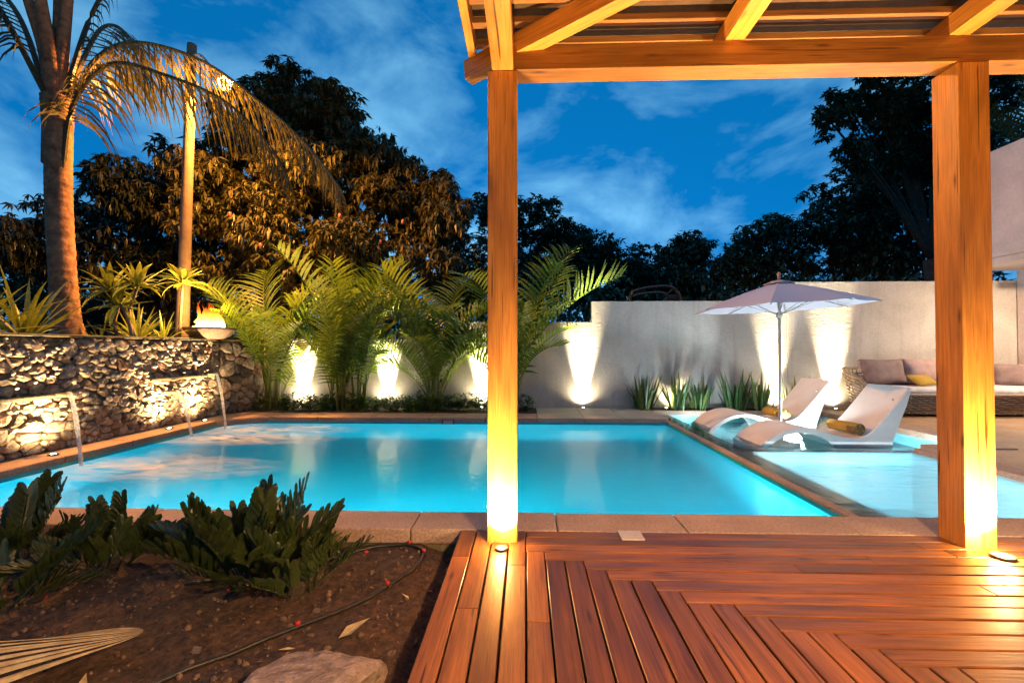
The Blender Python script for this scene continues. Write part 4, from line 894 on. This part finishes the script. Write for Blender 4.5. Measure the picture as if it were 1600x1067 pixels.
# tall palm in the raised planter: ringed trunk, bulging crownshaft, drooping fronds
def tall_palm():
    b = Vector((-6.92, 6.6, 1.28)); t = tag(empty('coconut_palm', b), 'tall ringed palm trunk with drooping fronds in the raised planter', 'palm')
    path = spline([(0.08, 0, 0), (0.0, 0, 0.7), (-0.10, 0, 2.0), (-0.13, 0, 2.9), (-0.16, 0, 3.7)], 150); rad = []
    for i in range(150):
        u = i / 149; r = 0.185 - 0.028 * min(1, u * 3) + 0.045 * max(0, 1 - u * 8) + 0.03 * max(0, u - 0.7) / 0.3; rad.append(r * (1 + 0.045 * ((i * 0.28) % 1.0) + 0.01 * math.sin(i * 1.7)))
    tube('trunk', path, rad, 'palm_bark', t, 20)
    top = Vector((-0.17, 0, 3.6))
    for k, (dx, dy, h) in enumerate(((-0.75, -0.1, 2.6), (0.15, 0.1, 2.7), (-0.35, 0.3, 2.8), (-0.15, -0.3, 2.8), (0.02, 0.2, 2.6))):
        tube('leaf_base', spline([top + Vector((0.02 * (k - 2), 0, -0.9)), top + Vector((dx * 0.12, dy * 0.2, 0.5)), top + Vector((dx * 0.5, dy * 0.6, 1.5)), top + Vector((dx, dy, h))], 14), [0.13 - 0.007 * i for i in range(14)], 'palm_bark', t, 8)
    def frond(ctrl, pairs, leaflet, lab=None, start=0.12):
        pts = spline([Vector(c) - b for c in ctrl], 40); v, f = tube_data(pts, [0.036 * (1 - 0.85 * i / 40) + 0.004 for i in range(40)], 6); V = [tuple(p) for p in v]; F = list(f)
        for k in range(pairs):
            u = start + (1 - start) * (k + 0.5) / pairs; fi = u * 39; i = min(int(fi), 38); p = pts[i].lerp(pts[i + 1], fi - i); tt = (pts[i + 1] - pts[i]).normalized(); L = leaflet * (0.5 + 0.5 * math.sin(math.pi * min(1, 0.2 + u * 0.75))) * random.uniform(0.75, 1.1)
            side = tt.cross(Vector((0, 0, 1))).normalized()
            for s in (-1, 1):
                d = (side * s * random.uniform(0.35, 0.8) + tt * 0.5 + Vector((0, 0, random.uniform(-0.25, 0.15)))).normalized(); q = p.copy(); w = 0.020; bb = len(V); wd = tt * 0.85 + side * s * 0.25
                for j in range(4):
                    V += [tuple(q - wd * w * (0.7, 1, 0.8, 0.45)[j]), tuple(q + wd * w * (0.7, 1, 0.8, 0.45)[j])]; d = (d + Vector((random.uniform(-0.06, 0.06), 0, -0.62))).normalized(); q = q + d * L / 4
                V.append(tuple(q))
                for j in range(3): o = bb + 2 * j; F.append((o, o + 1, o + 3, o + 2))
                F.append((bb + 6, bb + 7, bb + 8))
        o = link('frond', mesh('frond', V, F), 'palm_leaf', t)
    frond([(-6.98, 6.6, 4.3), (-6.80, 6.75, 5.45), (-6.30, 6.95, 6.05), (-5.25, 7.1, 5.85), (-4.25, 7.2, 5.15), (-3.50, 7.2, 4.45), (-2.95, 7.1, 3.75)], 105, 1.05)
    frond([(-6.95, 6.55, 3.75), (-6.78, 6.55, 4.85), (-6.18, 6.5, 5.42), (-5.40, 6.6, 5.30), (-4.60, 6.75, 4.98), (-3.95, 6.8, 4.35), (-3.62, 6.8, 3.80)], 95, 1.0)
    frond([(-7.2, 6.6, 4.9), (-7.6, 6.5, 6.2), (-8.3, 6.5, 6.8), (-9.0, 6.5, 6.5), (-9.6, 6.5, 5.7)], 50, 0.85)
    frond([(-7.1, 6.5, 4.9), (-7.35, 6.0, 6.0), (-7.6, 5.6, 6.4), (-7.9, 5.2, 6.2), (-8.1, 4.9, 5.4)], 46, 0.8)
    frond([(-7.0, 6.6, 4.9), (-6.8, 6.9, 6.6), (-6.4, 7.4, 8.2), (-5.6, 7.8, 8.9), (-4.6, 8.1, 8.8)], 50, 0.6)
    frond([(-7.1, 6.7, 4.9), (-7.2, 7.4, 6.6), (-7.4, 8.2, 7.0), (-7.6, 9.0, 6.4)], 44, 0.8)
tall_palm()

# cardboard palms in the foreground
def zamia_frond(name, L, pairs, arch):
    V, F = [], []; n = 16; pts = []; x = z = 0; ang = R(80)
    for i in range(n): pts.append(Vector((x, 0, z))); x += L / (n - 1) * math.cos(ang); z += L / (n - 1) * math.sin(ang); ang -= arch / (n - 1)
    v, f = tube_data(pts, [0.0075 * (1 - 0.7 * i / n) for i in range(n)], 5); V = [tuple(p) for p in v]; F = list(f)
    for k in range(pairs):
        u = 0.22 + 0.78 * (k + 0.6) / pairs; fi = min(u, 0.999) * (n - 1); i = int(fi); p = pts[i].lerp(pts[min(i + 1, n - 1)], fi - i); t = (pts[min(i + 1, n - 1)] - pts[max(i - 1, 0)]).normalized(); up = Vector((-t.z, 0, t.x)); ll = L * 0.25 * (0.7 + 0.5 * math.sin(math.pi * (0.15 + 0.7 * u)))
        for s in (-1, 1):
            d = (Vector((0, s, 0)) * 0.55 + t * (0.85 + 0.35 * u) + up * random.uniform(0.45, 0.95)).normalized(); wv = d.cross(up).normalized(); nn = wv.cross(d); b = len(V)
            for q, w in ((0, 0.10), (0.3, 0.62), (0.68, 1.0), (0.92, 0.72)):
                c = p + d * ll * q + nn * (-0.02 * q); ww = wv * ll * 0.20 * w; V += [tuple(c - ww + nn * 0.006), tuple(c - nn * 0.004), tuple(c + ww + nn * 0.006)]
            V.append(tuple(p + d * ll * 1.02 - nn * 0.02))
            for j in range(3):
                o = b + 3 * j; F += [(o, o + 1, o + 4, o + 3), (o + 1, o + 2, o + 5, o + 4)]
            o = b + 9; F += [(o, o + 1, o + 3), (o + 1, o + 2, o + 3)]
    return mesh(name, V, F)
ZAM = [zamia_frond('frond', 0.58, 9, R(a)) for a in (8, 20, 40, 15)]
def zamia(x, y, n, sc_, lab, pitch=(-0.78, 0.1), az0=0.0):
    t = tag(empty('cardboard_palm', (x, y, soil_z(x, y) - 0.02)), lab, 'shrub', 'dark shrubs in the near soil bed')
    link('stem', rock_mesh(int(abs(x) * 100), 2), 'tree_bark', t, (0, 0, 0.02), scale=(0.07, 0.07, 0.07)); place_fronds(t, ZAM, n, 'zamia_leaf', 0.10, 0.03, pitch, (0.55 * sc_, 1.0 * sc_), az0)
zamia(-1.58, 2.58, 34, 0.90, 'large dark shrub with leathery leaflets in front of the pool')
zamia(-1.28, 2.52, 16, 0.76, 'smaller dark shrub right beside the large leathery one')
zamia(-2.55, 2.74, 22, 0.70, 'dark leathery shrub by the coping, second from the left')
zamia(-3.2, 2.75, 28, 0.76, 'dark leathery shrub at the left picture edge')
zamia(-2.72, 2.25, 12, 0.74, 'low dark shrub in front of the left pair of shrubs', (-0.9, -0.1))
def sprout():
    t = tag(empty('seedling', (-1.12, 2.78, soil_z(-1.12, 2.78))), 'small bright green seedling beside the hose loop', 'seedling'); V, T = [], []
    for k in range(11):
        a = k * 2.4; L = 0.05 + 0.004 * k; b = len(V); d = Vector((math.cos(a), math.sin(a), 0.9)).normalized(); s = Vector((-math.sin(a), math.cos(a), 0)) * 0.008; o = Vector((0, 0, 0.004 * k)); V += [o - s * 0.3, o + d * L * 0.6 - s, o + d * L * 0.6 + s, o + d * L]; T += [(b, b + 2, b + 1), (b + 1, b + 2, b + 3)]
    link('leaves', mesh('leaves', V, T), 'areca_leaf', t)
sprout()

# sword leaved plants
def sword(name, L, w, bend, fold=0.25, base_w=0.6):
    V, F = [], []; n = 7; x = z = 0; a = R(90)
    for i in range(n):
        u = i / (n - 1); ww = w * (base_w + (1 - base_w) * min(1, u * 3)) * (1 - max(0, (u - 0.45) / 0.55) ** 1.5) + 0.0006; V += [(x, -ww, z), (x - fold * ww, 0, z), (x, ww, z)]; x += L / (n - 1) * math.cos(a); z += L / (n - 1) * math.sin(a); a -= bend / (n - 1)
    for i in range(n - 1): o = 3 * i; F += [(o, o + 1, o + 4, o + 3), (o + 1, o + 2, o + 5, o + 4)]
    return mesh(name, V, F)
SNAKE = [sword('leaf', 0.80, 0.032, R(b)) for b in (4, 12, 22)]; AGAVE = [sword('leaf', 0.85, 0.030, R(b)) for b in (5, 25, 50)]; FRANG = [sword('leaf', 0.30, 0.026, R(b), 0.3, 0.2) for b in (15, 45, 75)]
def leaves_at(parent, meshes, n, mat, c, tilt, sc_rng, spread=0.02):
    for k in range(n):
        az = k * 2.399 + random.uniform(-0.3, 0.3); ti = tilt[0] + (tilt[1] - tilt[0]) * (k + 0.5) / n + random.uniform(-0.08, 0.08); o = link('leaf', random.choice(meshes), mat, parent, Vector(c) + Vector((math.cos(az), math.sin(az), 0)) * spread * random.uniform(0.2, 1), scale=random.uniform(*sc_rng))
        o.rotation_euler = (Matrix.Rotation(az, 3, 'Z') @ Matrix.Rotation(ti, 3, 'Y')).to_euler()
for x, y, n, s, lab in ((2.32, 9.14, 17, 0.88, 'snake plant nearest the bare wall, left of the tilted uplight'), (2.98, 9.12, 15, 0.92, 'snake plant just right of the tilted uplight'), (3.42, 9.14, 12, 0.82, 'short snake plant third from the left along the wall'), (4.12, 9.13, 20, 0.98, 'tall snake plant left of the parasol pole'), (4.62, 9.12, 14, 0.95, 'snake plant directly behind the parasol pole'), (5.28, 9.13, 14, 0.85, 'snake plant right of the parasol pole')):
    t = tag(empty('snake_plant', (x, y, 0.0)), lab, 'plant', 'snake plants along the wall'); leaves_at(t, SNAKE, int(n * 2.2), 'sword_leaf', (0, 0, 0), (0.02, 0.42), (0.55 * s, 1.1 * s), 0.20)
def agave(x, y, n, s, lab, z=1.29, tilt=(0.1, 1.35)):
    t = tag(empty('agave', (x, y, z)), lab, 'plant', 'spiky plants on the raised planter'); leaves_at(t, AGAVE, n, 'frangipani_leaf', (0, 0, 0.02), tilt, (0.7 * s, 1.1 * s), 0.03)
agave(-6.55, 5.75, 30, 1.15, 'spiky plant in front of the tall palm trunk'); agave(-6.4, 5.05, 26, 1.15, 'spiky plant at the left picture edge above the stone wall'); agave(-6.2, 6.45, 12, 0.42, 'small spiky tuft right of the palm trunk base'); agave(-6.12, 7.0, 26, 0.75, 'spiky low plant between the palm and the lamp pole'); agave(-6.08, 7.45, 22, 0.7, 'spiky low plant beside the fire bowl'); agave(-6.45, 7.35, 24, 0.75, 'spiky low plant at the foot of the lamp pole')
def frangipani(x, y, branches, lab):
    t = tag(empty('frangipani', (x, y, 1.28)), lab, 'plant', 'frangipanis on the raised planter')
    for pts, n, s in branches:
        tube('branch', spline(pts, 8), [0.030 - 0.0016 * i for i in range(8)], 'weathered_pole', t, 7); leaves_at(t, FRANG, n, 'frangipani_leaf', pts[-1], (0.15, 1.75), (0.85 * s, 1.15 * s), 0.02)
frangipani(-6.12, 6.75, [([(0, 0, 0), (-0.16, 0, 0.25), (-0.12, 0.02, 0.55)], 24, 1.5), ([(0.15, 0, 0), (0.02, 0, 0.45), (-0.20, -0.03, 0.80)], 26, 1.5), ([(0.18, 0.02, 0), (0.02, 0.05, 0.45), (0.16, 0.05, 0.88)], 26, 1.45)], 'branching frangipani with leaf rosettes left of the lamp pole')
frangipani(-6.05, 7.75, [([(0, 0, 0), (0.02, 0, 0.45), (0.05, 0, 1.06)], 26, 1.55)], 'single stemmed frangipani in front of the lamp pole')
# low greenery under the palms
def understorey():
    blobs = []
    x = -5.15
    while x < 0.15: blobs.append((x, 8.78 + random.uniform(-0.1, 0.2), 0.10 + random.uniform(0, 0.05), 0.16, 0.13, random.uniform(0.13, 0.26))); x += random.uniform(0.13, 0.2)
    o = clump_crown('ground_cover', blobs, 900, 0.10, 6, 'shrub_leaf', None, -0.3, 1.3, 0.2); tag(o, 'low leafy green ground cover under the palm clumps', 'ground cover', kind='stuff')
understorey()

# ------------------------------------------------------------------ trees
def tree(name, base, blobs, count, leaf, k, mat, lab, cat='tree', group=None, droop=0.5, width=1.0, trunk_r=0.25, shell=0.6):
    b = Vector(base); t = tag(empty(name, b), lab, cat, group); cx = sum(q[0] for q in blobs) / len(blobs); cy = sum(q[1] for q in blobs) / len(blobs); cz = min(q[2] for q in blobs)
    fork = Vector((b.x + (cx - b.x) * 0.3, b.y + (cy - b.y) * 0.3, b.z + (cz - b.z) * 0.6))
    tube('trunk', [(0, 0, -0.3), (fork - b) * 0.5, fork - b], [trunk_r * 1.3, trunk_r, trunk_r * 0.8], 'tree_bark', t, 9)
    for q in blobs[:9]: e = Vector(q[:3]) - b; tube('limb', spline([fork - b, (fork - b).lerp(e, 0.5) + Vector((0, 0, 0.3)), e], 7), [trunk_r * 0.34 - trunk_r * 0.04 * i for i in range(7)], 'tree_bark', t, 6)
    clump_crown('crown', subclumps([(q[0] - b.x, q[1] - b.y, q[2] - b.z, q[3], q[4], q[5]) for q in blobs]), count, leaf, k, mat, t, droop, width, shell); return t
def blobs_between(spec, jit=0.25):
    return [(x + random.uniform(-jit, jit), y + random.uniform(-jit, jit), z, r, r * 0.9, r * 0.8) for x, y, z, r in spec]
mango = [(-7.3, 13.2, 8.9, 1.15), (-6.6, 13.4, 8.2, 1.5), (-5.4, 13.2, 7.9, 1.3), (-4.5, 13.0, 7.1, 1.35), (-3.7, 13.0, 6.2, 1.35), (-2.9, 12.8, 5.3, 1.2), (-2.2, 12.8, 5.6, 0.75), (-2.3, 12.6, 4.3, 1.25), (-4.8, 12.3, 5.4, 1.7), (-6.4, 12.0, 6.2, 1.7), (-8.0, 12.4, 7.0, 1.5),
         (-6.3, 11.0, 4.3, 1.3), (-4.4, 11.4, 3.7, 1.35), (-3.0, 11.8, 3.2, 1.3), (-7.8, 11.0, 4.9, 1.25), (-5.4, 10.9, 3.0, 1.0), (-1.7, 12.4, 3.1, 1.1), (-7.4, 11.2, 3.2, 1.0), (-8.4, 12.6, 5.5, 1.4)]
mt = tree('mango_tree', (-6.0, 13.3, -0.2), blobs_between(mango), 7600, 0.275, 10, 'mango_leaf', 'big mango tree lit amber by the street lamp behind the palms', trunk_r=0.4, droop=0.75, width=0.95)
for k, (x, y, z) in enumerate(((-7.6, 9.95, 4.8), (-6.6, 9.9, 4.2), (-5.9, 9.9, 3.5), (-5.0, 10.1, 3.2), (-4.2, 10.1, 4.2), (-2.9, 10.6, 4.2), (-3.4, 10.5, 3.7), (-6.1, 9.85, 2.4), (-7.1, 9.8, 5.1), (-5.6, 9.9, 2.6), (-4.9, 10.0, 2.9))[:7]):
    tag(link('mango', lathe_mesh('mango', [(0.008, 0.055), (0.03, 0.045), (0.042, 0.0), (0.03, -0.05), (0.008, -0.06)], 9), 'mango_skin', None, (x, y, z)), 'reddish mango hanging among the amber lit leaves', 'fruit', 'mangoes on the big tree')
mango2 = [(-12.0, 13.0, 4.6, 2.0), (-10.0, 12.4, 5.2, 1.7), (-10.4, 12.0, 3.3, 1.5), (-9.0, 11.6, 3.4, 1.3), (-9.4, 11.8, 5.0, 1.2), (-13.5, 12.0, 4.2, 1.6), (-8.7, 12.2, 6.2, 1.2)]
tree('mango_tree', (-10.5, 13.5, -0.2), blobs_between(mango2), 3000, 0.28, 10, 'mango_leaf', 'dark mango tree behind the tall palm at the left', trunk_r=0.35, droop=0.75)
WOOD = [
 ((-0.4, 24, -0.2), [(-1.5, 24, 8.2, 2.0), (0.4, 24, 7.8, 2.0), (1.4, 24, 6.5, 2.2), (-1.4, 23.5, 5.5, 2.4), (0.6, 23, 4.0, 2.4)], 'dark tree right behind the left pergola post'),
 ((3.6, 27, -0.2), [(2.7, 27, 7.4, 1.5), (4.0, 27, 6.6, 2.0), (5.0, 26.5, 5.0, 2.4), (2.6, 26, 4.6, 2.4), (3.2, 27, 6.0, 2.0)], 'dark round tree beyond the wall, first right of the left post'),
 ((7.6, 28, -0.2), [(6.6, 28, 6.4, 1.6), (7.6, 27.5, 5.4, 2.2), (6.4, 27, 4.2, 2.3), (9.0, 28, 5.2, 2.2), (8.4, 27, 3.8, 2.3)], 'low dark tree in the dip of the tree line'),
 ((10.0, 29, -0.2), [(9.2, 29, 7.7, 1.2), (10.7, 29, 7.9, 1.2), (10.0, 28.6, 6.7, 1.8), (11.4, 28.5, 6.0, 1.8), (9.4, 28, 5.0, 2.3), (11.2, 28, 4.2, 2.3)], 'dark tree with a feathery top at the middle of the tree line'),
 ((14.0, 28, -0.2), [(13.4, 28, 6.0, 2.0), (14.6, 28, 7.2, 2.0), (15.2, 28, 8.6, 1.6), (13.2, 27, 4.4, 2.4), (15.4, 27, 5.4, 2.6)], 'dark tree at the low end of the right slope'),
 ((17.5, 26, -0.2), [(15.8, 25, 8.2, 2.0), (17.3, 25, 9.4, 2.2), (16.4, 25, 6.2, 2.6), (18.4, 25, 7.6, 2.8), (18.4, 25, 4.8, 2.8)], 'dense dark tree halfway up the right slope'),
 ((19.5, 23, -0.2), [(17.2, 22, 9.4, 2.3), (18.8, 22, 10.4, 2.6), (17.8, 22, 7.2, 2.6), (20.4, 22, 8.6, 3.0), (19.2, 22, 5.2, 3.0), (20.8, 22, 11.6, 2.8)], 'dense dark tree behind the right pergola post'),
 ((16.5, 18.5, -0.2), [(11.7, 17.6, 9.9, 0.85), (12.6, 17.7, 10.7, 0.9), (12.4, 17.8, 9.0, 0.75), (13.4, 18, 11.2, 1.0), (13.6, 18, 10.0, 0.9), (13.0, 17.8, 8.3, 0.6), (14.6, 18, 11.0, 1.3), (15.0, 18, 9.7, 1.3), (15.8, 18, 11.2, 1.6), (16.4, 18, 9.6, 1.6), (14.2, 18, 8.7, 0.9), (15.6, 18, 8.2, 1.2), (17.4, 18, 11.0, 2.0), (17.0, 18, 8.0, 1.8)], 'tall overhanging tree at upper right reaching over the sky')]
for base, bl, lab in WOOD: tree('forest_tree', base, blobs_between(bl), 2300 if len(bl) < 9 else 3600, 0.34 if len(bl) < 9 else 0.25, 7, 'wood_leaf', lab, group='trees beyond the garden wall', droop=0.2, width=1.7, trunk_r=0.3, shell=0.5)
def thicket():
    bl = [(x, 19 + random.uniform(-1, 2) - 0.004 * (x - 5) ** 2, random.uniform(1.4, 2.6) + 0.05 * max(0, x - 8), random.uniform(1.5, 2.2), 1.3, random.uniform(1.4, 2.1)) for x in np.arange(-18, 22, 1.15)]
    bl += [(x, 15.2 + random.uniform(-1, 1), random.uniform(1.5, 3.8), 1.7, 1.3, 1.7) for x in np.arange(-24, -5, 1.0)]
    o = clump_crown('undergrowth', bl, 7600, 0.36, 6, 'wood_leaf', None, 0.2, 1.7, 0.4); tag(o, 'dark undergrowth filling the slope beyond the garden wall', 'undergrowth', kind='stuff')
thicket()
# fan palm fronds beside the house
def house_palm():
    t = tag(empty('areca_palm', (11.2, 10.4, 0)), 'tall dark palm whose fronds show beside the house corner', 'palm'); tube('trunk', [(0, 0, -0.2), (0.05, 0, 2.5), (0, 0, 5.2)], [0.16, 0.12, 0.09], 'palm_bark', t, 10); dark = [m.copy() for m in ARECA]
    for m in dark: m.materials.clear()
    place_fronds(t, dark, 14, 'palm_leaf', 0.05, 5.1, (-0.6, 0.2), (0.9, 1.2))
house_palm()
